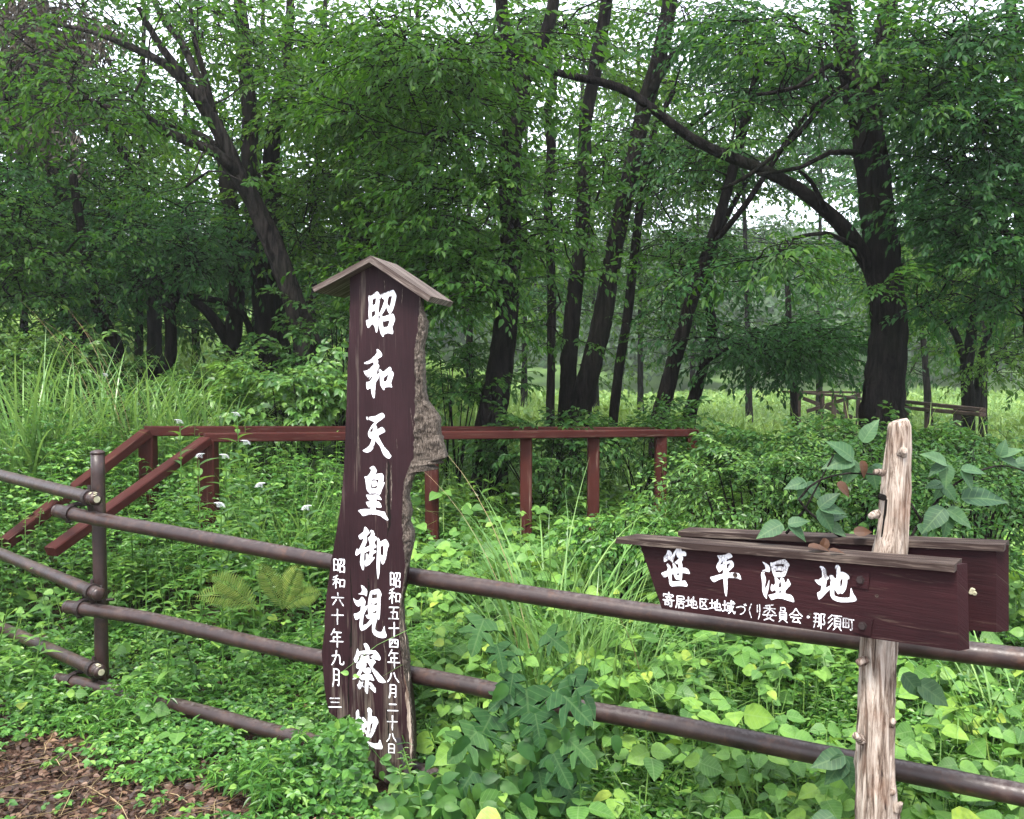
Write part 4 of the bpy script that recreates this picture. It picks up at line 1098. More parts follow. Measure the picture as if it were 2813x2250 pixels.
QUEUE = []
KEY = []
def tree(*a_, **k_): QUEUE.append((a_, k_))
def hides_trunk(c):
    """leafy twigs that would hang right in front of a main stem"""
    px, py = to_px(c); m = np.zeros(len(c), bool)
    for (x0, y0, x1, y1, r, d) in KEY:
        t = np.clip(((px - x0) * (x1 - x0) + (py - y0) * (y1 - y0)) / ((x1 - x0) ** 2 + (y1 - y0) ** 2 + 1e-6), 0, 1)
        dist = np.hypot(px - x0 - t * (x1 - x0), py - y0 - t * (y1 - y0))
        m |= (dist < r + (1500 if r > 34 else 800) / d) & (c[:, 1] < d + .3)
    return m
def grow_tree(label, paths, crowns, mat='tree_leaf', leaf=.08, bark='bark', group=None, seed=0, dense=False, cat='tree', sides=12, flat=.25, extra=None, gap=True):
    rng = np.random.default_rng(100 + seed)
    b = at(*paths[0][0][:3]); z0 = ghf(b.x, b.y)
    t = empty('tree', (b.x, b.y, z0), label, cat, group)
    a = Acc(); nodes = []; nrad = []
    for ip, path in enumerate(paths):
        P = [at(*q[:3]) for q in path]; R = [px_m(q[3], q[2]) for q in path]
        if ip == 0 or path[0][1] > 880 and path[0][3] > 20 and ip < 2:
            g = ghf(P[0].x, P[0].y) - .15
            if P[0].z > g:
                P = [Vector((P[0].x, P[0].y, g))] + P; R = [R[0] * 1.25] + R
        tube(a, P, R, sides if max(R) > .05 else 7, (.06 if max(R) > .1 else .12) if max(R) > .05 else .15, .16, furrow=.16 if max(R) > .1 else 0.0, seed=seed + ip, lumps=2.0, cap=True)
        pp, rr_ = resample(np.array([tuple(p) for p in P]), R, .25)
        k = pp[:, 2] > z0 + 1.0
        nodes.append(pp[k]); nrad.append(rr_[k])
    trunk_acc = a
    N0 = np.concatenate(nodes); R0 = np.concatenate(nrad)
    sp = []; ss = []
    for (px, py, d, rx, ry, rd, n, s) in crowns:
        n = max(4, int(n * THIN))
        u = norm(rng.normal(0, 1, (n, 3))) * rng.uniform(0, 1, (n, 1)) ** (1 / 3)
        c = np.array([tuple(at(px + u[i, 0] * rx, py + u[i, 1] * ry, d + u[i, 2] * rd)) for i in range(n)])
        if gap: c = c[~(in_gap(*to_px(c), .20 * s * F / d) & (rng.random(len(c)) < .9))]
        c = c[c[:, 2] > z0 + .9]
        if gap: c = c[~(hides_trunk(c) & (rng.random(len(c)) < .8))]
        sp.append(c); ss.append(np.full(len(c), s))
    sp = np.concatenate(sp); ss = np.concatenate(ss)
    dist = np.array([np.min(np.linalg.norm(N0 - p, axis=1)) for p in sp])
    NB = np.zeros((len(N0) + len(sp) * 4, 3)); NB[:len(N0)] = N0; nn = len(N0)
    yaw = np.zeros(len(sp)); pit = np.zeros(len(sp))
    for i in np.argsort(dist):
        p = sp[i]
        dd = np.linalg.norm(NB[:nn] - p, axis=1) + .35 * np.maximum(0, NB[:nn, 2] - p[2])
        j = int(np.argmin(dd)); q = NB[j]; v = p - q; L = np.linalg.norm(v)
        m1 = q + v * .35 + np.array([0, 0, .10 * L]) + rng.normal(0, .05 * L, 3); m2 = q + v * .7 + np.array([0, 0, .08 * L]) + rng.normal(0, .04 * L, 3)
        r0 = min(.035, .008 + .008 * L)
        if L > .12: tube(trunk_acc, [q, m1, m2, p], [r0, r0 * .75, r0 * .55, .006], 5, cap=False)
        for w in (m1, m2, p): NB[nn] = w; nn += 1
        yaw[i] = math.atan2(v[1], v[0]) + rng.normal(0, .5); pit[i] = rng.normal(.0, .22)
    la, tw = Acc(), trunk_acc
    put_sprays(la, tw, sp, yaw, pit, rng.normal(0, flat, len(sp)), ss * rng.uniform(.8, 1.25, len(sp)), T_TREE, leaf, rng, SPRAYS_DENSE if dense else SPRAYS)
    trunk_acc.build('trunk', MT[bark], t, smooth=True)
    la.build('crown', MT[mat], t)
    return t

# --- the trees one can tell apart (pixel, pixel, metres away, radius in pixels)
tree('leaning grey-trunked tree at left whose trunk slants left and fans into bare limbs',
     [[(845, 985, 9.5, 38), (830, 900, 9.5, 34), (770, 720, 9.4, 30), (700, 560, 9.3, 27), (650, 470, 9.2, 26), (600, 360, 9.1, 20), (545, 270, 9.0, 17), (480, 180, 8.9, 12), (430, 110, 8.8, 9), (380, 20, 8.7, 7)],
      [(655, 480, 9.2, 20), (590, 420, 9.0, 14), (450, 360, 8.8, 12), (400, 320, 8.6, 10), (280, 290, 8.5, 7), (170, 230, 8.4, 5)],
      [(560, 290, 9.0, 14), (470, 190, 9.1, 12), (360, 130, 9.2, 9), (240, 85, 9.3, 6), (120, 60, 9.4, 4)],
      [(610, 380, 9.1, 13), (560, 250, 9.4, 11), (500, 120, 9.6, 10), (440, 40, 9.8, 8), (400, -60, 9.9, 6)],
      [(645, 470, 9.2, 11), (570, 380, 9.5, 8), (450, 340, 9.8, 6), (380, 330, 9.9, 4)],
      [(600, 360, 9.2, 10), (560, 200, 9.0, 8), (530, 90, 9.0, 6), (520, -40, 9.0, 5)]],
     [(250, 330, 8.6, 260, 90, 1.2, 46, .9), (450, 60, 9.2, 330, 110, 1.6, 70, .95), (620, 190, 9.2, 170, 120, 1.4, 50, .9), (140, 200, 9.0, 200, 130, 1.5, 40, .95), (600, 480, 8.8, 120, 60, .8, 10, .8)], 'tree_leaf', bark='bark_grey', seed=1)
tree('straight dark double trunk standing just right of the leaning tree',
     [[(735, 1010, 11, 34), (725, 850, 11, 30), (705, 650, 11, 27), (690, 480, 11, 25), (685, 300, 11, 22), (672, 150, 11, 20), (655, -60, 11, 16)],
      [(770, 1010, 11.4, 30), (765, 850, 11.4, 27), (755, 650, 11.4, 25), (745, 460, 11.4, 24), (760, 300, 11.4, 18), (790, 120, 11.4, 14), (800, -60, 11.4, 10)]],
     [(760, 140, 10.8, 260, 170, 1.5, 90, 1.0), (880, 360, 10.6, 180, 150, 1.5, 75, 1.0), (830, 600, 10.8, 120, 130, 1.2, 30, .95)], 'tree_leaf_light', seed=2)
tree('dark forked tree left of the straight double trunk, one arm reaching left near the grass',
     [[(640, 1015, 11.5, 27), (638, 930, 11.5, 26), (648, 840, 11.5, 24), (650, 700, 11.5, 23), (625, 520, 11.5, 24), (620, 460, 11.5, 20), (600, 330, 11.5, 12)],
      [(630, 945, 11.5, 16), (590, 880, 11.4, 14), (545, 835, 11.3, 12), (470, 790, 11.1, 9), (390, 770, 11, 6)],
      [(690, 920, 11.2, 10), (670, 865, 11, 9), (620, 830, 10.9, 9), (520, 815, 10.7, 9), (440, 800, 10.5, 7), (385, 772, 10.4, 5)]],
     [(430, 690, 10.6, 260, 100, 1.3, 75, .9), (560, 620, 11, 170, 90, 1.2, 40, .9)], 'tree_leaf_cool', seed=3)
tree('short dark tree with a forked top above the grass at left', [[(466, 1040, 11, 19), (470, 940, 11, 17), (465, 850, 11, 17), (450, 810, 11, 14), (430, 760, 11, 9)], [(468, 850, 11, 12), (490, 800, 11, 10), (480, 740, 11, 7)]],
     [(420, 740, 10.6, 190, 80, 1.2, 46, .9), (300, 800, 10.4, 120, 60, 1.0, 16, .85)], 'tree_leaf_cool', seed=4)
tree('slanting dark trunk behind the tall grass, third from the left edge', [[(318, 985, 10.5, 24), (290, 900, 10.5, 21), (262, 820, 10.5, 19), (245, 750, 10.5, 16), (225, 640, 10.5, 13), (200, 480, 10.5, 10)]],
     [(200, 640, 10.2, 250, 110, 1.5, 85, .95), (60, 740, 9.8, 150, 100, 1.3, 46, .9)], 'tree_leaf', seed=5)
tree('thin curved trunk leaning left behind the tall grass', [[(245, 970, 11.5, 16), (215, 895, 11.5, 15), (175, 840, 11.5, 13), (145, 780, 11.5, 11), (120, 700, 11.5, 9), (105, 600, 11.5, 7)]],
     [(70, 560, 11, 220, 120, 1.6, 80, .95)], 'tree_leaf_cool', seed=6)
tree('vine-draped tree at the upper left corner hung with brown dead creeper', [[(185, 820, 13, 20), (170, 560, 13, 20), (150, 480, 13, 19), (125, 410, 13, 16), (110, 330, 13, 14), (105, 200, 13, 12), (110, 0, 13, 10)], [(110, 330, 13, 6), (40, 270, 12.6, 5), (-60, 250, 12.2, 4)]],
     [(60, 250, 12.5, 190, 140, 1.5, 45, 1.0), (300, 520, 12.5, 170, 90, 1.5, 40, 1.0)], 'tree_leaf', seed=7)
tree('short curved bare trunk in the bright gap left of the leaning tree', [[(420, 720, 14, 19), (400, 560, 14, 17), (370, 480, 14, 16), (335, 410, 14, 14), (305, 370, 14, 11), (270, 300, 14, 8)]],
     [(330, 420, 14, 130, 120, 1.6, 30, 1.05), (250, 620, 13.5, 200, 90, 1.6, 46, 1.05)], 'tree_leaf_light', seed=8)
tree('tall dark trunk just right of the tall board, forking near the top of the picture',
     [[(1345, 1215, 8.6, 50), (1355, 1120, 8.6, 44), (1382, 960, 8.6, 35), (1398, 800, 8.6, 32), (1402, 600, 8.6, 31), (1402, 420, 8.6, 32), (1425, 260, 8.6, 30), (1390, 120, 8.6, 20), (1370, -60, 8.6, 16)],
      [(1425, 260, 8.6, 20), (1470, 160, 8.6, 18), (1510, 60, 8.6, 17), (1530, -60, 8.6, 14)],
      [(1380, 190, 8.5, 9), (1300, 130, 8.2, 8), (1180, 170, 8.0, 6), (1050, 230, 7.8, 4)]],
     [(1230, 130, 7.8, 260, 150, 1.3, 95, .85), (1130, 330, 8.2, 230, 140, 1.2, 80, .85), (1330, 560, 7.9, 200, 110, .9, 62, .8), (1420, 760, 8.0, 170, 110, .9, 48, .75), (1370, 1080, 8.0, 110, 60, .6, 14, .6), (1210, 760, 8.5, 130, 110, 1.0, 40, .8)], 'tree_leaf', seed=9)
tree('twin-trunked tree splitting at its base in the middle, right trunk leaning right',
     [[(1555, 1180, 10.5, 26), (1560, 1050, 10.5, 25), (1568, 900, 10.5, 24), (1592, 700, 10.5, 21), (1605, 520, 10.5, 20), (1610, 330, 10.5, 18), (1645, 140, 10.5, 19), (1675, -60, 10.5, 17)],
      [(1590, 1180, 10.4, 34), (1612, 1050, 10.4, 34), (1650, 900, 10.4, 29), (1688, 680, 10.4, 25), (1722, 520, 10.4, 24), (1765, 320, 10.4, 24), (1815, 140, 10.4, 22), (1850, -60, 10.4, 20)],
      [(1790, 250, 10.3, 12), (1850, 150, 10.3, 10), (1960, 60, 10.2, 7)]],
     [(1640, 420, 10.2, 130, 110, 1.2, 30, .95), (1560, 640, 10, 150, 120, 1.2, 60, .95), (1690, 80, 10.2, 190, 110, 1.4, 46, .95), (1480, 120, 10.8, 130, 120, 1.2, 34, .95), (1560, 880, 10.2, 120, 80, 1.0, 28, .85)], 'tree_leaf', seed=10)
tree('slim crooked stem rising between the forked trunk and the twin trunks', [[(1512, 1150, 13, 12), (1515, 800, 13, 12), (1505, 560, 13, 12), (1515, 400, 13, 13), (1500, 320, 13, 11), (1520, 240, 13, 10), (1518, 150, 13, 8), (1530, 0, 13, 7)]],
     [(1500, 520, 13, 110, 90, 1.2, 26, 1.05), (1470, 330, 13, 90, 60, 1.2, 8, .9), (1590, 150, 13, 150, 140, 1.4, 36, 1.0), (1850, 180, 13.5, 150, 120, 1.4, 34, 1.0)], 'tree_leaf_light', seed=11)
tree('slender straight trunk right of the twin trunks', [[(1682, 1190, 11.5, 13), (1700, 1020, 11.5, 14), (1722, 880, 11.5, 13), (1742, 700, 11.5, 12), (1765, 520, 11.5, 11), (1790, 380, 11.5, 9), (1850, 250, 11.5, 7)], [(1770, 460, 11.5, 7), (1850, 380, 11.4, 6), (1960, 300, 11.2, 4)]],
     [(1790, 700, 11, 130, 110, 1.2, 36, .95), (1860, 480, 11, 120, 90, 1.2, 26, .95), (1900, 60, 11, 150, 90, 1.2, 30, .95), (1800, 880, 11, 90, 60, 1, 14, .85)], 'tree_leaf', seed=12)
tree('dark trunk leaning right behind the red handrail, left one of the leaning pair',
     [[(1808, 1190, 9.6, 26), (1835, 1060, 9.6, 23), (1862, 960, 9.6, 21), (1900, 820, 9.6, 20), (1945, 690, 9.6, 18), (1985, 570, 9.6, 16), (2030, 400, 9.6, 14), (2065, 260, 9.6, 11), (2095, 120, 9.6, 9)],
      [(1950, 680, 9.6, 9), (2050, 560, 9.4, 8), (2160, 390, 9.2, 7), (2240, 290, 9, 6), (2330, 225, 8.9, 5)]],
     [(2080, 160, 9.4, 230, 160, 1.3, 95, .9), (1960, 420, 9.6, 110, 80, 1.1, 22, .9), (1880, 800, 9.2, 110, 90, 1, 28, .8)], 'tree_leaf_cool', seed=13)
tree('crooked thin trunk right of the leaning pair, bending at mid height', [[(1890, 1180, 10.5, 20), (1915, 1070, 10.5, 18), (1945, 960, 10.5, 14), (1958, 890, 10.5, 14), (1945, 830, 10.5, 12), (1950, 760, 10.5, 11), (1975, 640, 10.5, 9), (2060, 480, 10.5, 7)], [(1945, 990, 10.4, 7), (2010, 950, 10.3, 6), (2080, 900, 10.2, 4)]],
     [(2060, 930, 9.9, 170, 90, 1.0, 60, .8), (2000, 760, 10, 110, 80, 1.0, 20, .8), (2190, 980, 10, 120, 80, 1.0, 40, .8)], 'tree_leaf_cool', seed=14)
tree('massive black trunk at right with a long limb sweeping across to the upper left',
     [[(2420, 1170, 8.0, 66), (2425, 1100, 8.0, 58), (2440, 950, 8.0, 53), (2432, 780, 8.0, 50), (2412, 600, 8.0, 48), (2395, 450, 8.0, 47), (2375, 330, 8.0, 46), (2345, 220, 8.0, 38), (2318, 100, 8.0, 30), (2300, -60, 8.0, 26)],
      [(2400, 240, 8.1, 32), (2425, 130, 8.1, 29), (2440, 20, 8.1, 26), (2455, -80, 8.1, 22)],
      [(2395, 740, 8.0, 24), (2330, 640, 7.9, 21), (2265, 575, 7.9, 18), (2180, 510, 7.9, 17), (2080, 460, 7.8, 15), (1990, 425, 7.8, 15), (1900, 380, 7.8, 13), (1780, 290, 7.7, 13), (1700, 240, 7.7, 12), (1600, 215, 7.6, 10), (1480, 185, 7.6, 9), (1380, 130, 7.5, 6)],
      [(2360, 420, 7.9, 10), (2280, 420, 7.7, 7), (2200, 460, 7.6, 6), (2080, 480, 7.6, 5)],
      [(2345, 240, 7.8, 8), (2280, 180, 7.5, 7), (2190, 240, 7.4, 6), (2080, 260, 7.3, 5)],
      [(2335, 235, 7.9, 8), (2250, 300, 7.7, 7), (2190, 370, 7.7, 7), (2060, 480, 7.7, 6), (1980, 520, 7.7, 4)],
      [(2270, 580, 7.8, 8), (2230, 500, 7.7, 6), (2195, 470, 7.6, 4)],
      [(2350, 680, 7.8, 9), (2270, 640, 7.6, 6), (2180, 655, 7.5, 5)]],
     [(2290, 120, 7.4, 170, 130, .9, 48, .75), (2500, 220, 7.6, 170, 160, 1.0, 48, .8), (2100, 330, 7.6, 130, 80, .7, 22, .7), (2560, 520, 7.8, 90, 90, .5, 14, .6), (2190, 700, 7.6, 120, 60, .8, 22, .7), (1760, 380, 7.7, 110, 80, .7, 14, .7), (2420, 830, 7.5, 90, 60, .5, 10, .6)], 'tree_leaf', seed=15, sides=18)
tree('forked tree with three rising arms beyond the meadow railing at right', [[(2660, 1130, 15, 19), (2655, 1020, 15, 18), (2668, 930, 15, 16), (2672, 860, 15, 14), (2680, 780, 15, 10), (2690, 640, 15, 7)], [(2650, 1000, 15, 10), (2630, 930, 15, 9), (2590, 860, 14.9, 8), (2520, 770, 14.8, 6)], [(2680, 1120, 15, 10), (2695, 980, 15, 9), (2730, 880, 15, 8), (2748, 840, 15, 6)]],
     [(2640, 760, 14.5, 200, 110, 1.6, 75, 1.1), (2740, 930, 14.5, 90, 100, 1.4, 26, 1.0)], 'tree_leaf_light', seed=16)
tree('small upright trunk beside the end of the far railing', [[(2182, 1130, 16, 11), (2178, 1040, 16, 11), (2168, 940, 16, 10), (2165, 820, 16, 8), (2160, 660, 16, 6)]],
     [(2150, 930, 15.5, 100, 80, 1.2, 30, 1.0), (2180, 760, 15.5, 100, 60, 1.2, 10, 1.0)], 'tree_leaf_cool', seed=17)
tree('leafy tree filling the right edge of the picture with hanging dark foliage',
     [[(2860, 1150, 8.5, 40), (2850, 900, 8.5, 36), (2820, 600, 8.5, 30), (2800, 350, 8.5, 24), (2790, 180, 8.5, 18), (2770, -50, 8.5, 14)], [(2810, 500, 8.5, 12), (2720, 380, 8.3, 9), (2600, 330, 8.1, 6), (2500, 260, 8, 4)], [(2830, 700, 8.5, 12), (2740, 620, 8.2, 8), (2640, 560, 8, 5)]],
     [(2680, 330, 7.8, 170, 200, 1.1, 150, .7), (2700, 600, 7.8, 140, 150, 1.0, 125, .7), (2660, 100, 8, 220, 120, 1.2, 65, .85), (2560, 820, 8.2, 90, 90, .8, 22, .75), (2760, 800, 8.0, 90, 120, 1, 30, .8)], 'tree_leaf_cool', seed=18)
tree('broad tree behind the tall board, its trunk leaning right out of the dark undergrowth',
     [[(985, 900, 12.5, 18), (1000, 700, 12.5, 17), (1020, 540, 12.5, 17), (1060, 440, 12.5, 15), (1110, 330, 12.5, 12), (1160, 200, 12.5, 9)], [(960, 740, 12.5, 12), (955, 560, 12.5, 11), (950, 420, 12.5, 9), (930, 250, 12.5, 7)], [(1090, 690, 12, 12), (1130, 610, 12, 11), (1180, 560, 11.8, 9), (1260, 500, 11.6, 6)]],
     [(1000, 560, 11.8, 250, 150, 1.6, 120, 1.05), (980, 230, 11.8, 200, 160, 1.6, 75, 1.05), (1150, 690, 11.8, 180, 110, 1.5, 60, 1.0)], 'tree_leaf', seed=19)
# --- the wood behind: trees of one kind, farther off
bg = [(-520, 13, 1.0), (-330, 22, 1.1), (3150, 13, 1.0), (3330, 21, 1.1), (3080, 30, 1.3), (1380, 40, 1.75), (1560, 30, 1.5), (1760, 34, 1.6), (1900, 42, 1.9), (2060, 30, 1.5), (2250, 38, 1.8), (2400, 30, 1.4), (60, 19, 1.0), (210, 24, 1.1), (380, 18, .9), (540, 26, 1.1), (700, 20, 1.0), (850, 17, .9), (960, 24, 1.1), (1120, 19, 1.0), (1290, 27, 1.15), (1440, 33, 1.2), (1640, 36, 1.2), (2560, 24, 1.0), (2700, 20, 1.0), (2850, 26, 1.1), (-60, 16, 1.0), (2480, 34, 1.2)]
for k, (px, d, s) in enumerate(bg):
    rng = np.random.default_rng(900 + k)
    left = px < 1200
    x = (px - W / 2) / F * d; g = ghf(x, d)
    ybase = H / 2 - 105 + (EYE - g) * F / d
    top = ybase - F * 9.5 * s / d
    lean = rng.normal(0, 40)
    path = [(px, ybase, d, 9 + rng.uniform(6, 11) * 14 / d), (px + lean * .3, ybase * .6 + top * .4, d, 12 * 16 / d), (px + lean, top, d, 5)]
    mid = ybase * .45 + top * .55
    cr = [(px + lean * .6, mid, d, F * 3.0 * s / d, F * 3.6 * s / d, 2.2, 50 if left else 34, 1.7 * s), ]
    if s > 1.35: cr.append((px + lean, ybase - F * 7.4 * s / d, d, F * 2.8 * s / d, F * 2.2 * s / d, 2.4, 56, 1.5 * s))
    if left: cr.append((px, ybase - F * 2.4 / d, d, F * 3.2 / d, F * 1.5 / d, 1.6, 22, 1.5))
    tree('broadleaf tree in the wood behind the nearer trunks', [path], cr, ['tree_leaf', 'tree_leaf_light', 'tree_leaf_cool'][k % 3], .13, group='trees of the wood behind', seed=200 + k, sides=8)

for a_, k_ in QUEUE:
    if k_.get('seed', 0) < 200:
        for path in a_[1]:
            for q, w in zip(path, path[1:]):
                if min(q[3], w[3]) >= 11: KEY.append((q[0], q[1], w[0], w[1], (q[3] + w[3]) / 2, q[2]))
for a_, k_ in QUEUE: grow_tree(*a_, **k_)

a = Acc(); rng = np.random.default_rng(55)
for (px, py, rx, ry, n) in [(150, 60, 110, 80, 36), (90, 130, 80, 70, 22), (20, 260, 40, 60, 14), (150, 300, 30, 70, 10), (60, 0, 90, 40, 14)]:
    c = np.array([tuple(at(px + rng.normal(0, .5) * rx, py + rng.normal(0, .5) * ry, 11.6 + rng.normal(0, .4))) for _ in range(n)])
    put_sprays(a, Acc(), c, rng.uniform(-3, 3, n), np.full(n, -1.0) + rng.normal(0, .3, n), rng.normal(0, .5, n), np.full(n, .6), T_LANCE, .13, rng, twigs=False)
a.build('dead_creeper', MT['dry_leaf'], [o for o in C.objects if str(o.get('label', '')).startswith('vine-draped')][0])

# --- hillside wood far off in the mist, and the sunlit meadow
a = Acc(); rng = np.random.default_rng(77)
n = 1000
ty = rng.uniform(78, 170, n); tx = rng.uniform(-1, 1, n) * (ty * .75 + 10); tz = gh(tx, ty)
for i in range(n):
    hgt = rng.uniform(7, 12); r = hgt * rng.uniform(.32, .45); m = 230
    u = norm(rng.normal(0, 1, (m, 3))); u[:, 2] = np.abs(u[:, 2]) * 1.0 - .35 * (rng.random(m) < .4)
    P = np.array([tx[i], ty[i], tz[i] + hgt * .45]) + u * np.array([r, r, hgt * .55]) * rng.uniform(.75, 1.05, (m, 1))
    emit(a, T_WEED, P, norm(rng.normal(0, 1, (m, 3))), norm(u + rng.normal(0, .4, (m, 3))), rng.uniform(.5, 1.0, m))
tag(a.build('far_wood', MT['far_leaf']), 'misty wooded hillside seen between the trunks', 'woodland', kind='stuff')

def blades(acc, base, az, L, bend, w, rng, mat=0, seg=6):
    """arching grass blades"""
    n = len(base); t = np.linspace(0, 1, seg + 1)
    out = (bend[:, None] * (t ** 1.8)[None]) * L[:, None]
    up = L[:, None] * (t[None] - (bend[:, None] ** 1.5) * .62 * (t ** 3)[None])
    dx, dy = np.cos(az), np.sin(az)
    Px = base[:, 0:1] + dx[:, None] * out; Py = base[:, 1:2] + dy[:, None] * out; Pz = base[:, 2:3] + up
    ww = w[:, None] * (np.minimum(1, .45 + t * 2) * (1 - t ** 2.2) + .03)[None] * .5
    sx, sy = -dy[:, None] * ww, dx[:, None] * ww
    Lp = np.stack([Px - sx, Py - sy, Pz], -1); Rp = np.stack([Px + sx, Py + sy, Pz], -1)
    V = np.stack([Lp, Rp], 2).reshape(n, (seg + 1) * 2, 3)
    q = np.array([[2 * k, 2 * k + 1, 2 * k + 3, 2 * k + 2] for k in range(seg)])
    off = (np.arange(n) * (seg + 1) * 2)[:, None, None]
    uv = np.tile(np.stack([np.tile([-.1, .1], seg + 1), np.repeat(t, 2)], -1), (n, 1))
    acc.add(V, q[None] + off, None, mat, uv)

a = Acc(); rng = np.random.default_rng(78)
n = 84000
y = 13 + 66 * rng.random(n) ** 1.5; x = rng.uniform(-1, 1, n) * (y * .78 + 1)
k = (y > 17) | (x > -1)
mp = to_px(np.stack([x, y, gh(x, y)], -1))[0]; k &= ~((mp > 2080) & (y < 24.5) & (rng.random(n) < .75)); x, y = x[k], y[k]; n = len(x)
s = .10 + .0065 * y
P = np.stack([x, y, gh(x, y) + rng.uniform(0, 1, n) * (.7 + .25 * np.sin(x * .9) * np.cos(y * .5)) * 1.1], -1)
emit(a, T_WEED, P, rvec(n, .3, 1, rng), rvec(n, .9, .5, rng), s * rng.uniform(.35, 1.0, n))
b_ = np.stack([x, y, gh(x, y)], -1)[:22000]
blades(a, b_, rng.uniform(-3.2, 3.2, len(b_)), rng.uniform(.7, 1.5, len(b_)), rng.uniform(.2, .9, len(b_)), .012 + .0009 * b_[:, 1], rng)
tag(a.build('meadow_growth', MT['meadow']), 'tall sunlit meadow growth beyond the trees', 'meadow', kind='stuff')

# ------------------------------------------------------------------ undergrowth
def inview(n, y0, y1, rng, xs=.80, pad=.7, pw=1.0):
    n = int(n * 1.36)
    y = y0 + (y1 - y0) * rng.random(n) ** pw
    x = rng.uniform(-1, 1, n) * (y * xs + pad)
    return x, y
def litter_zone(x, y):
    return (y < 3.30 + (-.92 - x) * .57 + .12 * np.sin(x * 9) + .07 * np.sin(x * 23)) & (x < -.45)
def vn(x, y, f, s=0.0):
    return np.sin(x * f + s) * np.cos(y * f * 1.13 + s * 2.1) + .5 * np.sin(x * f * 2.3 - y * f * 1.7 + s)
def keep_clear(x, y):
    """leave room for the two signs and the barrier post"""
    m = np.hypot(x - sb.x, (y - sb.y)) < .13
    m |= np.hypot(x - pc.x, y - pc.y) < .10
    return ~m

# low soft weeds with three-part leaves
a = Acc(); rng = np.random.default_rng(11)
x, y = inview(16000, 2.3, 7.0, rng, pw=1.15)
k = keep_clear(x, y) & (~litter_zone(x, y) | (rng.random(len(x)) < .05)); x, y = x[k], y[k]
hmax = .08 + .22 * sstep(3.2, 4.6, y) + .10 * vn(x, y, 2.1) + .35 * sstep(4.6, 6.4, y) * (rng.random(len(x)) < .7)
px_, py_ = to_px(np.stack([x, y, gh(x, y) + .1], -1))
hmax = np.where((px_ < 960) & (y < 5.5), np.minimum(hmax, .085 + .11 * ((vn(x, y, 3.7, 5.0) > .85) & (px_ > 330))), hmax)
hmax = np.where((np.abs(px_ - 1040) < 130) & (y < 3.6), np.minimum(hmax, .07), hmax)
hmax = np.where((px_ > 1120) & (y > 5.0), np.minimum(hmax, .34), hmax)
hmax = np.clip(hmax, .04, .9)
n = len(x); m = 4
bx = np.repeat(x, m); by = np.repeat(y, m); hh = np.repeat(hmax, m) * rng.uniform(.35, 1.1, n * m)
az = rng.uniform(-math.pi, math.pi, n * m); rad = rng.uniform(.02, .11, n * m)
cx_, cy_ = bx + np.cos(az) * rad, by + np.sin(az) * rad
Pz = gh(cx_, cy_) + hh
P = np.stack([cx_, cy_, Pz], -1)
sz = rng.uniform(.022, .042, n * m) * (1 + .25 * sstep(4, 7, by))
N = rvec(n * m, 1, .38, rng) + np.array([0, -.25, 0])
kind = (vn(bx, by, 4.1, 3.0) + rng.normal(0, .5, n * m)) > .55
for da in (0, 1.25, -1.25):
    U = np.stack([np.cos(az + da), np.sin(az + da), rng.uniform(-.35, .2, n * m)], -1)
    NN = N + rng.normal(0, .22, N.shape); s_ = sz * (1 if da == 0 else .82)
    emit(a, T_WEED, P[~kind], U[~kind], NN[~kind], s_[~kind])
    emit(a, T_LANCE, P[kind], U[kind], NN[kind], s_[kind] * 1.5)
    U2 = np.stack([np.cos(az + da + 2.2), np.sin(az + da + 2.2), rng.uniform(-.2, .4, n * m)], -1)
    emit(a, T_PINNA, P[kind], U2[kind], NN[kind], s_[kind] * 1.5)
# runners and stems
kk = rng.choice(len(P), 5000, replace=False)
S0 = np.stack([bx, by, gh(bx, by)], -1)[kk]; S1 = P[kk]
d = S1 - S0; w = np.array([.0016, 0, 0])
V = np.stack([S0 - w, S0 + w, S1 + w * .6, S1 - w * .6], 1)
a.add(V, (np.arange(len(kk)) * 4)[:, None] + np.array([[0, 1, 2, 3]]))
tag(a.build('ground_cover', MT['weed']), 'low bright weeds covering the ground', 'ground cover', kind='stuff')

a = Acc(); rng = np.random.default_rng(16)
x, y = inview(9000, 6.6, 13.5, rng)
px, py = to_px(np.stack([x, y, gh(x, y)], -1)); k = (px > 1000); x, y, px = x[k], y[k], px[k]; n = len(x)
top = rng.uniform(.05, 1, n) * (.42 + .16 * vn(x, y, 1.3, .4))
P = np.stack([x, y, gh(x, y) + np.maximum(top, .03)], -1)
for j in range(6):
    az = rng.uniform(-3.2, 3.2, n)
    emit(a, (T_LANCE, T_WEED, T_NARROW)[j % 3], P + rng.normal(0, .07, (n, 3)), np.stack([np.cos(az), np.sin(az), rng.uniform(-.2, .7, n)], -1), rvec(n, 1, .45, rng), rng.uniform(.06, .12, n))
b_ = np.stack([x, y, gh(x, y)], -1)[:3500]
blades(a, b_, rng.uniform(-3.2, 3.2, len(b_)), rng.uniform(.35, .8, len(b_)), rng.uniform(.3, .95, len(b_)), np.full(len(b_), .012), rng)
tag(a.build('shade_growth', MT['lance']), 'soft green grass and weeds under the trees behind the handrails', 'undergrowth', kind='stuff')

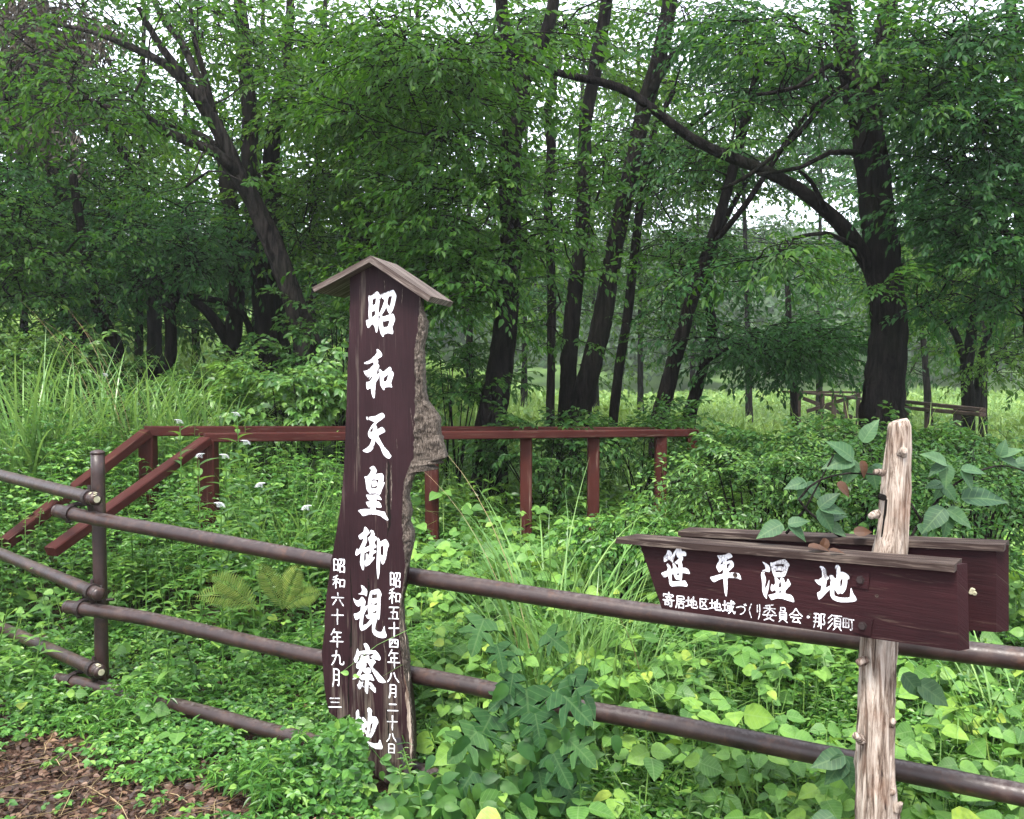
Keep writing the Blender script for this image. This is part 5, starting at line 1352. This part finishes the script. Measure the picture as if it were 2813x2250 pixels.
# broad three-leaved creeper
a = Acc(); rng = np.random.default_rng(12)
x, y = inview(5600, 2.6, 6.6, rng)
px, py = to_px(np.stack([x, y, gh(x, y) + .3], -1))
dens = .95 * sstep(1080, 1250, px) * sstep(6.2, 5.2, y) * np.clip(.75 + .5 * vn(x, y, 2.6, 1.0), 0, 1)
dens = np.maximum(dens, .55 * sstep(900, 800, px) * sstep(5.0, 5.3, y) * sstep(6.6, 6.1, y) * np.clip(.5 + .6 * vn(x, y, 3.1, 2.0), 0, 1))
dens = np.maximum(dens, np.where(px < 900, .03, .09))
dens = dens * np.where((px < 1190) & (y < 3.75), 0.0, 1) * np.where((px > 1480) & (px < 1880) & (y < 3.45), .12, 1)
dens = dens * np.where((px > 1000) & (y < 3.15) & (px < 1900), .35, 1)
k = (rng.random(len(x)) < dens) & keep_clear(x, y) & ~litter_zone(x, y); x, y, px = x[k], y[k], px[k]
n = len(x)
hh = (.12 + .22 * rng.random(n) + .18 * sstep(3.1, 4.4, y) * rng.random(n) + .22 * sstep(4.4, 6, y)) * np.where(px < 900, .45, 1.0)
P = np.stack([x, y, gh(x, y) + hh], -1)
az = rng.uniform(-math.pi, math.pi, n)
N = rvec(n, 1, .48, rng) + np.array([0, -.34, 0])
sz = rng.uniform(.038, .105, n) * np.where(px < 900, .95, 1.0)
for da, off in ((0, .35), (1.45, .04), (-1.45, .04)):
    U = np.stack([np.cos(az + da), np.sin(az + da), rng.uniform(-.35, .05, n)], -1)
    emit(a, T_KUDZU, P + U * (sz * off)[:, None], U, N + rng.normal(0, .16, N.shape), sz * (1 if da == 0 else .85) * rng.uniform(.85, 1.1, n))
S0 = np.stack([x + rng.normal(0, .06, n), y + rng.normal(0, .06, n), gh(x, y)], -1); w = np.array([.0022, 0, 0])
V = np.stack([S0 - w, S0 + w, P + w, P - w], 1)
a.add(V, (np.arange(n) * 4)[:, None] + np.array([[0, 1, 2, 3]]))
tag(a.build('broadleaf_creeper', MT['kudzu'], smooth=True), 'rambling creeper with broad three-part leaves over the bank', 'creeper', kind='stuff')

# upright herbs with narrow leaves
def herb(acc, x, y, h, rng, nl=26, ll=.09, w=T_NARROW, lean=.08):
    b = np.array([x, y, ghf(x, y)]); top = b + np.array([rng.normal(0, lean), rng.normal(0, lean), h])
    mid = (b + top) / 2 + np.array([rng.normal(0, .015), rng.normal(0, .015), 0])
    tube(acc, [b, mid, top], [.004, .0035, .002], 4, cap=False)
    t = np.linspace(.22, 1, nl); P = b[None] * ((1 - t) ** 2)[:, None] + 2 * (t * (1 - t))[:, None] * mid[None] + (t ** 2)[:, None] * top[None]
    az = np.arange(nl) * 2.4 + rng.uniform(0, 6)
    U = np.stack([np.cos(az), np.sin(az), .55 * t - .05 + rng.normal(0, .15, nl)], -1)
    N = np.stack([-.4 * np.cos(az), -.4 * np.sin(az), np.ones(nl)], -1) + rng.normal(0, .12, (nl, 3))
    s = ll * (1 - .55 * np.clip((t - .7) / .3, 0, 1)) * rng.uniform(.8, 1.15, nl)
    emit(acc, w, P, U, N, s)
    return top
a = Acc(); rng = np.random.default_rng(13)
x, y = inview(2600, 3.9, 8.2, rng)
px, py = to_px(np.stack([x, y, gh(x, y) + .4], -1))
dens = .66 * sstep(1000, 900, px) * sstep(5.0, 5.4, y) + .16 * sstep(1000, 1150, px) + .10
dens = dens * np.where(y > 6.2, 1.0, 1.0)
k = (rng.random(len(x)) < dens * .55)
for xi_, yi_ in zip(x[k], y[k]):
    q_ = to_px(np.array([[xi_, yi_, .5]]))[0][0]
    hq = rng.uniform(.3, .70) + .22 * float(sstep(5, 7, yi_))
    if q_ > 1120: hq = min(hq, .42) if yi_ < 7.4 else hq
    herb(a, xi_, yi_, hq, rng, 22, rng.uniform(.06, .095))
x, y = inview(420, 2.8, 4.4, rng)
px, py = to_px(np.stack([x, y, gh(x, y) + .2], -1)); k = (px > 1150) & keep_clear(x, y)
for xi_, yi_ in zip(x[k], y[k]):
    herb(a, xi_, yi_, rng.uniform(.18, .36), rng, 20, rng.uniform(.04, .06), T_LANCE)
tag(a.build('herb_growth', MT['lance']), 'upright narrow-leaved herbs massed behind the barrier', 'herbs', kind='stuff')

# flowering herbs with drooping white spikes
fl = [(546, 1238, 4.9), (620, 1240, 4.9), (678, 1202, 5.0), (711, 1318, 4.6), (838, 1380, 4.5), (607, 1372, 4.5), (651, 1126, 5.6), (494, 1146, 5.6), (290, 1020, 7.0)]
fg = 'flowering herbs with white spikes by the handrail'
lab = ['white-spiked herb in front of the near stair rail post', 'white-spiked herb just right of the near stair rail post', 'white-spiked herb whose flower overlaps the long handrail', 'white-spiked herb midway between the rail post and the tall board', 'white-spiked herb nearest the left side of the tall board', 'low white-spiked herb close above the upper pipe rail', 'white-spiked herb standing behind the handrail, right one of two', 'white-spiked herb standing behind the handrail, left one of two', 'white-spiked herb far back among the tall grass']
for (px, py, d), lb in zip(fl, lab):
    hp = at(px, py, d); g = ghf(hp.x, hp.y)
    t = empty('flowering_herb', (hp.x, hp.y, g), lb, 'flowering plant', fg)
    a = Acc(); rng = np.random.default_rng(int(px))
    b = np.array([hp.x + rng.normal(0, .03), hp.y + .02, g]); top = np.array(tuple(hp)) + np.array([0, 0, -.05])
    tube(a, [b, (b + top) / 2, top], [.004, .004, .003], 5, cap=False)
    nl = 30; tt_ = np.linspace(.25, .97, nl); P = b[None] * (1 - tt_)[:, None] + top[None] * tt_[:, None]
    az = np.arange(nl) * 2.4
    emit(a, T_NARROW, P, np.stack([np.cos(az), np.sin(az), .4 + .4 * tt_], -1), np.stack([-.5 * np.cos(az), -.5 * np.sin(az), np.ones(nl)], -1), rng.uniform(.075, .12, nl))
    a.build('stem', MT['lance'], t)
    a = Acc(); sd = rng.choice([-1, 1])
    for k in range(90):
        u = k / 89; th = u * 2.0
        c = top + np.array([sd * .017 * (1 - math.cos(th)), -.005 * u, .028 * math.sin(th) * .9 + .008])
        ang = k * 2.4; r = .013 * (1 - .6 * u)
        q = c + np.array([math.cos(ang) * r, math.sin(ang) * r, 0])
        emit(a, T_WEED, [q], [[math.cos(ang), math.sin(ang), .3]], [[0, 0, 1]], [.011 * (1 - .3 * u)])
    a.build('flower_spike', MT['white'], t)

# grass clumps
def grass(label, px, py, d, n, L, w=.012, bend=(.25, .95), seed=0, spread=.16, plume=0, mat='grass'):
    p = at(px, py, d); g = ghf(p.x, p.y)
    t = empty('grass_clump', (p.x, p.y, g), label, 'grass clump', 'clumps of tall grass')
    rng = np.random.default_rng(300 + seed); a = Acc()
    r = spread * np.sqrt(rng.random(n)); th = rng.uniform(0, 6.28, n)
    b = np.stack([p.x + r * np.cos(th), p.y + r * np.sin(th), np.full(n, g)], -1)
    blades(a, b, th + rng.normal(0, .7, n), rng.uniform(.55, 1.0, n) * L, rng.uniform(*bend, n), rng.uniform(.6, 1.2, n) * w, rng, seg=9)
    a.build('blades', MT[mat], t)
    if plume:
        a = Acc()
        b = b[:plume]
        blades(a, b, rng.uniform(2.2, 4.0, plume), rng.uniform(1.1, 1.35, plume) * L, rng.uniform(.35, .6, plume), np.full(plume, .006), rng, seg=12)
        a.build('plume', MT['straw'], t)
gl = [('tall grass clump at the left picture edge, behind the sloping pipe rail', 110, 1190, 7.0, 130, 1.75, .020, 0),
      ('tall grass clump second from the left edge under the slanting trunks', 250, 1180, 7.6, 90, 1.5, .019, 3),
      ('tall grass clump with tan plumes below the slanting dark trunk', 390, 1160, 7.4, 120, 1.5, .018, 8),
      ('arching grass clump just behind the far handrail beside the tall board', 560, 1150, 7.4, 110, 1.35, .018, 0),
      ('grass clump under the handrail between the stair posts and the tall board', 800, 1330, 6.0, 160, 1.05, .016, 0),
      ('small grass clump behind the handrail directly left of the tall board', 880, 1230, 6.6, 70, .9, .014, 0),
      ('arching pale grass clump left of the crossing signpost', 1500, 1600, 4.2, 90, 1.35, .015, 2),
      ('upright grass clump close to the left tip of the name plank', 1660, 1600, 4.1, 150, .85, .010, 1),
      ('thin grass clump between two handrail posts in the middle', 1590, 1540, 4.9, 70, 1.1, .012, 0),
      ('grass clump at the left end of the cap board, behind it', 1820, 1500, 4.0, 40, .6, .009, 0),
      ('grass clump at the right picture edge behind the far name plank', 2800, 1640, 3.6, 60, .85, .013, 0),
      ('grass clump in the shade between the forked trunk and the handrail', 1290, 1130, 8.4, 110, 1.0, .014, 0),
      ('grass clump at the foot of the twin-trunked tree', 1480, 1130, 9.5, 110, 1.0, .015, 0),
      ('grass clump between the slender trunk and the leaning pair', 1760, 1130, 10.0, 110, 1.0, .016, 0)]
for k, (lb, px, py, d, n, L, w, pl_) in enumerate(gl):
    grass(lb, px, py, d, n, L, w, seed=k, spread=.12 + .032 * d, plume=pl_)

# leafy bushes
def bush(label, px, py, d, rx, ry, n, s, mat='bush', leaf=.07, tm=T_TREE, seed=0, dense=True, rd=None):
    rng = np.random.default_rng(500 + seed)
    c = at(px, py, d); g = ghf(c.x, c.y)
    t = empty('bush', (c.x, c.y, g), label, 'bush', 'bushes of the undergrowth')
    RX, RY = px_m(rx, d), px_m(ry, d); RD = rd or min(RX, RY) * .9
    u = norm(rng.normal(0, 1, (n, 3))) * rng.uniform(.45, 1, (n, 1)) ** .6
    P = np.array(tuple(c)) + u * np.array([RX, RD, RY])
    P[:, 2] = np.maximum(P[:, 2], g + .08)
    la, tw = Acc(), Acc()
    put_sprays(la, tw, P, np.arctan2(u[:, 1], u[:, 0]) + rng.normal(0, .6, n), .35 * u[:, 2] + rng.normal(0, .3, n), rng.normal(0, .35, n), s * rng.uniform(.7, 1.2, n), tm, leaf, rng, SPRAYS_DENSE if dense else SPRAYS)
    for i in range(0, n, 3):
        b = np.array([c.x + rng.normal(0, .05), c.y + rng.normal(0, .05), g - .02]); m1 = b * .5 + P[i] * .5 + np.array([0, 0, .12])
        tube(tw, [b, m1, P[i]], [.009, .007, .004], 4, cap=False)
    tw.build('stems', MT['bark'], t); la.build('foliage', MT[mat], t)
bl = [('dark leafy bush at the foot of the massive black trunk', 2420, 1225, 6.9, 190, 55, 50, .38),
      ('dark bush left of the massive trunk, in front of the meadow railing', 2130, 1240, 7.0, 150, 50, 40, .38),
      ('dark bush at right below the far grey railing', 2680, 1255, 6.6, 190, 65, 50, .38),
      ('feathery bush directly behind the left half of the name plank', 2080, 1330, 5.0, 170, 100, 60, .34),
      ('bush between the two name planks and the right picture edge', 2660, 1400, 4.4, 190, 120, 66, .34),
      ('bush behind the upper end of the log post', 2360, 1330, 4.8, 150, 110, 56, .34),
      ('shaded bush under the last handrail post', 1930, 1290, 7.9, 110, 60, 34, .34),
      ('dark evergreen bush in the shadow behind the tall board', 930, 960, 9.6, 140, 150, 66, .55),
      ('bushy sapling right of the tall board below the canopy', 1250, 1040, 9.2, 100, 90, 30, .5),
      ('broad-leaved bush behind the handrail left of the tall board', 800, 1090, 7.6, 150, 75, 50, .42),
      ('broad-leaved bush below the forked dark tree', 620, 1060, 8.6, 120, 60, 36, .45),
      ('bush at the far left edge behind the tall grass', 60, 1010, 8.8, 140, 70, 44, .5),
      ('bush below the slanting trunk at left, half hidden by grass', 330, 1040, 9.0, 130, 60, 36, .45),
      ('small bush right of the arching pale grass clump', 1720, 1470, 5.2, 110, 55, 34, .28),
      ('low bush on the bank below the meadow, right of the twin trunks', 1760, 1210, 8.6, 140, 55, 36, .45),
      ('low bush on the bank at the foot of the twin-trunked tree', 1500, 1230, 8.0, 140, 60, 36, .42)]
for k, (lb, px, py, d, rx, ry, n, s) in enumerate(bl):
    light = k in (3, 9, 10, 11, 13)
    bush(lb, px, py, d, rx, ry, n, s, 'weed' if k == 13 else ('lance' if light else 'bush'), .06 if d < 5.2 else .085 if d < 7 else .10, T_OVATE if k == 9 else T_TREE, k)
# lobed-leaf sapling in the middle, in front of the lower rail
def facing(px, py, d, ang, tilt, rng, yaw=0.0):
    """tip direction and face normal for a leaf seen roughly face-on; ang 0 = tip down, + to the right"""
    U = np.array([math.sin(ang), -.25, -math.cos(ang)]); N = np.array([yaw, -1.0, tilt])
    return U, N
p = at(1450, 2235, 3.05)
t = empty('sapling', (p.x, p.y, ghf(p.x, p.y)), 'sapling with deeply lobed dark leaves growing up through the lower rail between the two signs', 'sapling')
rng = np.random.default_rng(21); a = Acc(); st = Acc()
base = np.array([p.x, p.y, ghf(p.x, p.y)])
stems = [[(1450, 2235, 3.05), (1440, 2080, 3.02), (1455, 1930, 3.0), (1425, 1790, 3.0), (1430, 1725, 3.0)], [(1450, 2150, 3.05), (1490, 2000, 3.0), (1480, 1860, 2.98), (1500, 1740, 2.98)], [(1440, 2080, 3.02), (1390, 1990, 2.98), (1360, 1960, 2.95)], [(1455, 1930, 3.0), (1530, 1850, 2.95), (1580, 1810, 2.95)]]
for s_ in stems: tube(st, [at(*q) for q in s_], np.linspace(.005, .0025, len(s_)), 5, .05, cap=False)
for (px, py, sz, ang) in [(1445, 1890, 175, .1), (1530, 1895, 150, .9), (1575, 1850, 150, .6), (1350, 1965, 135, -.5), (1310, 2010, 130, -.8), (1410, 1850, 90, -.2), (1470, 1960, 110, .2), (1330, 1700, 120, -.4), (1365, 1770, 90, .3), (1500, 1740, 90, .9), (1520, 2070, 120, .5), (1300, 2120, 110, -.6), (1560, 2030, 120, .9), (1420, 1780, 70, -.6), (1395, 1905, 80, -.9), (1545, 2150, 120, .7), (1480, 2120, 100, .2)]:
    d = 2.93 + rng.uniform(-.06, .05); U, N = facing(px, py, d, ang, rng.uniform(.5, 1.1), rng, rng.normal(0, .35))
    emit(a, T_LOBED, [tuple(at(px, py, d))], U, N + rng.normal(0, .25, 3), [px_m(sz * .82, d)])
    m_ = base + (np.array(tuple(at(px, py, d))) - base) * .9; m_[0] = base[0] * .6 + m_[0] * .4
    tube(st, [m_, tuple(at(px, py, d))], [.003, .002], 4, cap=False)
st.build('stem', MT['bush'], t); a.build('leaves', MT['lobed'], t, True)
b = Acc()
for k in range(90):
    px, py = 1440 + rng.normal(0, 90), 2080 + rng.normal(0, 90); d = 2.98 + rng.uniform(-.1, .12)
    U, N = facing(px, py, d, rng.normal(0, .9), rng.uniform(.5, 1.4), rng, rng.normal(0, .5))
    emit(b, T_OVATE, [tuple(at(px, py, d))], U, N, [px_m(rng.uniform(35, 75), d)])
tt = b.build('twining_creeper', MT['bush'], smooth=True)
tag(tt, 'dark heart-leaved creeper tangled round the foot of the lobed sapling', 'creeper')

# creeper with dark bluish five-part leaves at the foot of the tall board
b = Acc(); rng = np.random.default_rng(22)
for k in range(60):
    px, py = rng.uniform(1090, 1420), rng.uniform(2120, 2270); d = 3.05 + rng.uniform(-.12, .25) - (py - 2090) * .0012
    c = np.array(tuple(at(px, py, d))); s = px_m(rng.uniform(40, 72), d); a0 = rng.normal(0, .8); ti = rng.uniform(.5, 1.3); yw = rng.normal(0, .4)
    for j in (-1.1, 0, 1.1):
        U, N = facing(px, py, d, a0 + j, ti, rng, yw)
        emit(b, T_OVATE, [c + norm(U) * s * .1], U, N + rng.normal(0, .1, 3), [s * (1 if j == 0 else .85)])
tag(b.build('dark_creeper', MT['bush'], smooth=True), 'dark three-leaved creeper at the right foot of the tall board', 'creeper')

# small light creeper climbing the left foot of the tall board
b = Acc(); st = Acc(); rng = np.random.default_rng(23)
for k in range(300):
    u = rng.random(); px = 935 + 60 * u + rng.normal(0, 30); py = 1975 + 260 * rng.random() ** .8; d = 3.40 + rng.uniform(-.12, .02)
    if px > 968 + max(0, (py - 1990)) * .25 + 14: continue
    c = np.array(tuple(at(px, py, d))); s = px_m(rng.uniform(16, 34), d); a0 = rng.normal(0, 1.2); ti = rng.uniform(.4, 1.3)
    for j in (-1.1, 0, 1.1):
        U, N = facing(px, py, d, a0 + j, ti, rng, rng.normal(0, .4))
        emit(b, T_WEED, [c], U, N, [s])
for (px, py, sz, ang) in [(958, 1851, 22, -1.9), (1045, 2085, 34, 1.2), (1075, 2075, 30, -1.2), (1030, 2100, 32, -1.6), (1062, 2108, 30, 1.4), (1048, 2118, 26, .2), (1095, 2112, 26, -1.0), (970, 1856, 18, 1.5)]:
    U, N = facing(px, py, 3.44, ang, .7, rng); emit(b, T_OVATE, [tuple(at(px, py, 3.45))], U, N, [px_m(sz, 3.45)])
for s_ in [[(985, 2020, 3.44), (1010, 2042, 3.43), (1045, 2085, 3.44), (1062, 2110, 3.44)], [(975, 2040, 3.44), (985, 2080, 3.43), (990, 2110, 3.43)], [(1090, 2045, 3.44), (1120, 2040, 3.42), (1135, 2048, 3.41)], [(1112, 2040, 3.42), (1105, 2020, 3.42)]]:
    tube(b, [at(*q) for q in s_], [.0016] * len(s_), 4, .02, cap=False)
tag(b.build('light_creeper', MT['weed']), 'light green creeper climbing the broken lower left of the tall board', 'creeper')

# vine on the log post: large toothed leaves in fives
p = at(2440, 1560, 2.5)
t = empty('climbing_vine', (p.x, p.y, ghf(p.x, p.y)), 'vine with large grey-green leaves sprouting round the top of the log post', 'vine')
rng = np.random.default_rng(24); a = Acc(); st = Acc(); br = Acc()
for s_ in [[(2420, 1560, 2.50), (2215, 1400, 2.46), (2205, 1360, 2.46), (2250, 1320, 2.45), (2330, 1300, 2.43), (2420, 1305, 2.42)], [(2160, 1465, 2.50), (2210, 1400, 2.47), (2290, 1250, 2.45)], [(2500, 1480, 2.5), (2535, 1425, 2.5), (2610, 1340, 2.5), (2700, 1290, 2.5), (2765, 1280, 2.5), (2830, 1300, 2.5)], [(2530, 1430, 2.5), (2500, 1380, 2.5), (2470, 1340, 2.5)], [(2610, 1340, 2.5), (2600, 1290, 2.5)], [(2535, 1425, 2.5), (2600, 1390, 2.48)]]:
    tube(st, [at(*q) for q in s_], np.linspace(.0042, .002, len(s_)), 6, .03, cap=False)
for (px, py, sz, a0, k) in [(2345, 1262, 92, -1.2, 3), (2370, 1215, 80, 2.6, 1), (2395, 1280, 80, .5, 2), (2215, 1325, 80, -.3, 3), (2250, 1395, 78, 1.3, 3), (2150, 1440, 105, -1.0, 1), (2165, 1440, 70, 1.2, 2), (2260, 1435, 80, 1.4, 2), (2595, 1395, 100, -.7, 1), (2640, 1370, 125, 1.45, 1), (2600, 1400, 90, .4, 2), (2600, 1275, 80, -1.0, 3), (2640, 1290, 70, .9, 2), (2590, 1330, 62, -.4, 3), (2745, 1255, 66, 1.9, 3), (2790, 1275, 60, 1.2, 2), (2520, 1440, 70, .5, 1)]:
    d = 2.46 + rng.uniform(-.03, .06); c = np.array(tuple(at(px, py, d)))
    for j in range(k):
        aa = a0 + (j - (k - 1) / 2) * .9
        U, N = facing(px, py, d, aa, rng.uniform(.9, 1.7), rng, rng.normal(0, .3)); U[2] += .25
        emit(a, T_OVATE, [c], U, N + rng.normal(0, .2, 3), [px_m(sz * rng.uniform(.7, .95), d)])
for (px, py, sz, ang) in [(2366, 1265, 46, .25), (2300, 1325, 50, .8)]:
    U, N = facing(px, py, 2.42, ang, .5, rng, .4); emit(br, T_OVATE, [tuple(at(px, py, 2.42))], U, N, [px_m(sz, 2.42)])
# leaves lower down behind and beside the post
for (px, py, sz, a0, k) in [(2320, 2075, 92, -.6, 3), (2480, 1850, 80, .7, 1), (2520, 1875, 100, 1.0, 1), (2290, 2240, 80, -.9, 2)]:
    d = 2.5; c = np.array(tuple(at(px, py, d)))
    for j in range(k):
        U, N = facing(px, py, d, a0 + (j - (k - 1) / 2) * .8, rng.uniform(.4, 1.0), rng, rng.normal(0, .3))
        emit(a, T_OVATE, [c], U, N, [px_m(sz, d)])
st.build('stem', MT['bark_grey'], t); a.build('leaves', MT['glaucous'], t, True); br.build('dead_leaf', MT['brown_leaf'], t)

# dead leaves lying on the signpost's caps
for (px, py, d, sz, ang, lb) in [(2240, 1502, 2.33, 58, 1.5, 'flat tan dead leaf on the front cap board left of the log post'), (2345, 1462, 2.42, 46, 1.2, 'curled brown dead leaf standing just left of the log post'), (2300, 1512, 2.28, 40, 1.4, 'dark brown dead leaf at the foot of the log post on the front cap'), (2268, 1478, 2.36, 50, -.3, 'upright red-brown dead leaf hanging over the far cap board'), (2490, 1475, 2.42, 40, 1.3, 'brown dead leaf tucked behind the right side of the log post')]:
    a = Acc(); rng = np.random.default_rng(px)
    q = at(px, py, d)
    flat_ = sz in (58, 40)
    if flat_: emit(a, T_OVATE, [(q.x - .02, q.y, q.z)], [.97, -.2, .03], [0, -.25, 1], [px_m(sz, d)])
    else:
        U, N = facing(px, py, d, ang, .6, rng, .5); U[2] += .5 if ang > 0 else 0
        emit(a, T_OVATE, [tuple(q)], U, N, [px_m(sz, d)])
    tag(a.build('dead_leaf', MT['brown_leaf']), lb, 'dead leaf', 'dead leaves on the signpost')

# yellowing ferns behind the barrier
for lb, (px, py, d), fr in [('yellowing fern behind the barrier, left of its neighbour and lower', (705, 1640, 4.1), [(-1.0, .40), (-.6, .42)]), ('yellow-green fern behind the barrier, nearer the tall board', (775, 1640, 4.2), [(-.25, .40), (.35, .42), (.9, .36)])]:
    p = at(px, py, d); g = ghf(p.x, p.y)
    t = empty('fern', (p.x, p.y, g), lb, 'fern', 'yellow ferns'); a = Acc(); rng = np.random.default_rng(int(px))
    for ang, L in fr:
        L *= .78; m = 26; tt_ = np.linspace(0, 1, m)
        x = p.x + math.sin(ang) * L * .95 * tt_; z = p.z - .06 + L * (.9 * math.cos(ang * .75) * tt_ - .45 * tt_ ** 2 * abs(math.sin(ang))); y = p.y - .10 * tt_
        P = np.stack([x, y, z], -1); T = norm(np.gradient(P, axis=0))
        tube(a, P, np.linspace(.003, .001, m), 4, cap=False)
        B = norm(np.cross(T, np.array([0, -1.0, .35])))
        for sgn in (-1, 1):
            U = B * sgn + T * .45
            emit(a, T_PINNA, P[2:], U[2:], np.array([0, -1.0, .5]), .07 * np.sin(np.linspace(.5, 3.0, m - 2)) * (L / .35))
    a.build('fronds', MT['fern'], t)

# dead leaves, twigs and straw on the path
a = Acc(); rng = np.random.default_rng(31)
n = 22000
y = rng.uniform(2.0, 4.4, n); x = rng.uniform(-3.6, .2, n)
k = litter_zone(x, y) | (rng.random(n) < .12); x, y = x[k], y[k]; n = len(x)
P = np.stack([x, y, gh(x, y) + rng.uniform(.002, .035, n)], -1); az = rng.uniform(-3.2, 3.2, n)
emit(a, T_OVATE, P, np.stack([np.cos(az), np.sin(az), rng.normal(0, .25, n)], -1), rvec(n, 1, .45, rng), rng.uniform(.012, .042, n))
n = 1500; y = rng.uniform(2.6, 4.3, n); x = rng.uniform(-2.9, 0, n); k = litter_zone(x, y + .06); x, y = x[k], y[k]
for xi_, yi_ in zip(x, y):
    az_ = rng.normal(.9, .9); L = rng.uniform(.05, .22); z = ghf(xi_, yi_) + rng.uniform(.012, .045)
    d_ = np.array([math.cos(az_), math.sin(az_), rng.normal(0, .12)]) * L; c = np.array([xi_, yi_, z])
    tube(a, [c - d_ / 2, c + np.array([rng.normal(0, .006), rng.normal(0, .006), .004]), c + d_ / 2], [.0013, .0016, .001], 3, cap=False, mat=1 if rng.random() < .65 else 0)
tag(a.build('leaf_litter', [MT['litter'], MT['straw']]), 'brown dead leaves, twigs and straw on the path', 'leaf litter', kind='stuff')

# ------------------------------------------------------------------ morning mist
hz = bpy.data.meshes.new('haze'); bm = bmesh.new(); bmesh.ops.create_cube(bm, size=1.0); bm.to_mesh(hz); bm.free()
ho = bpy.data.objects.new('haze', hz); C.objects.link(ho)
ho.location = (0, 95, 16.0); ho.scale = (420, 220, 39)
tag(ho, kind='stuff')
m, t_ = M('mist')
pv = nd(t_, 'ShaderNodeVolumePrincipled'); pv.inputs['Color'].default_value = (.93, .95, .98, 1)
pv.inputs['Density'].default_value = .0009; pv.inputs['Anisotropy'].default_value = .3
o_ = nd(t_, 'ShaderNodeOutputMaterial'); t_.links.new(pv.outputs[0], o_.inputs['Volume'])
hz.materials.append(m)
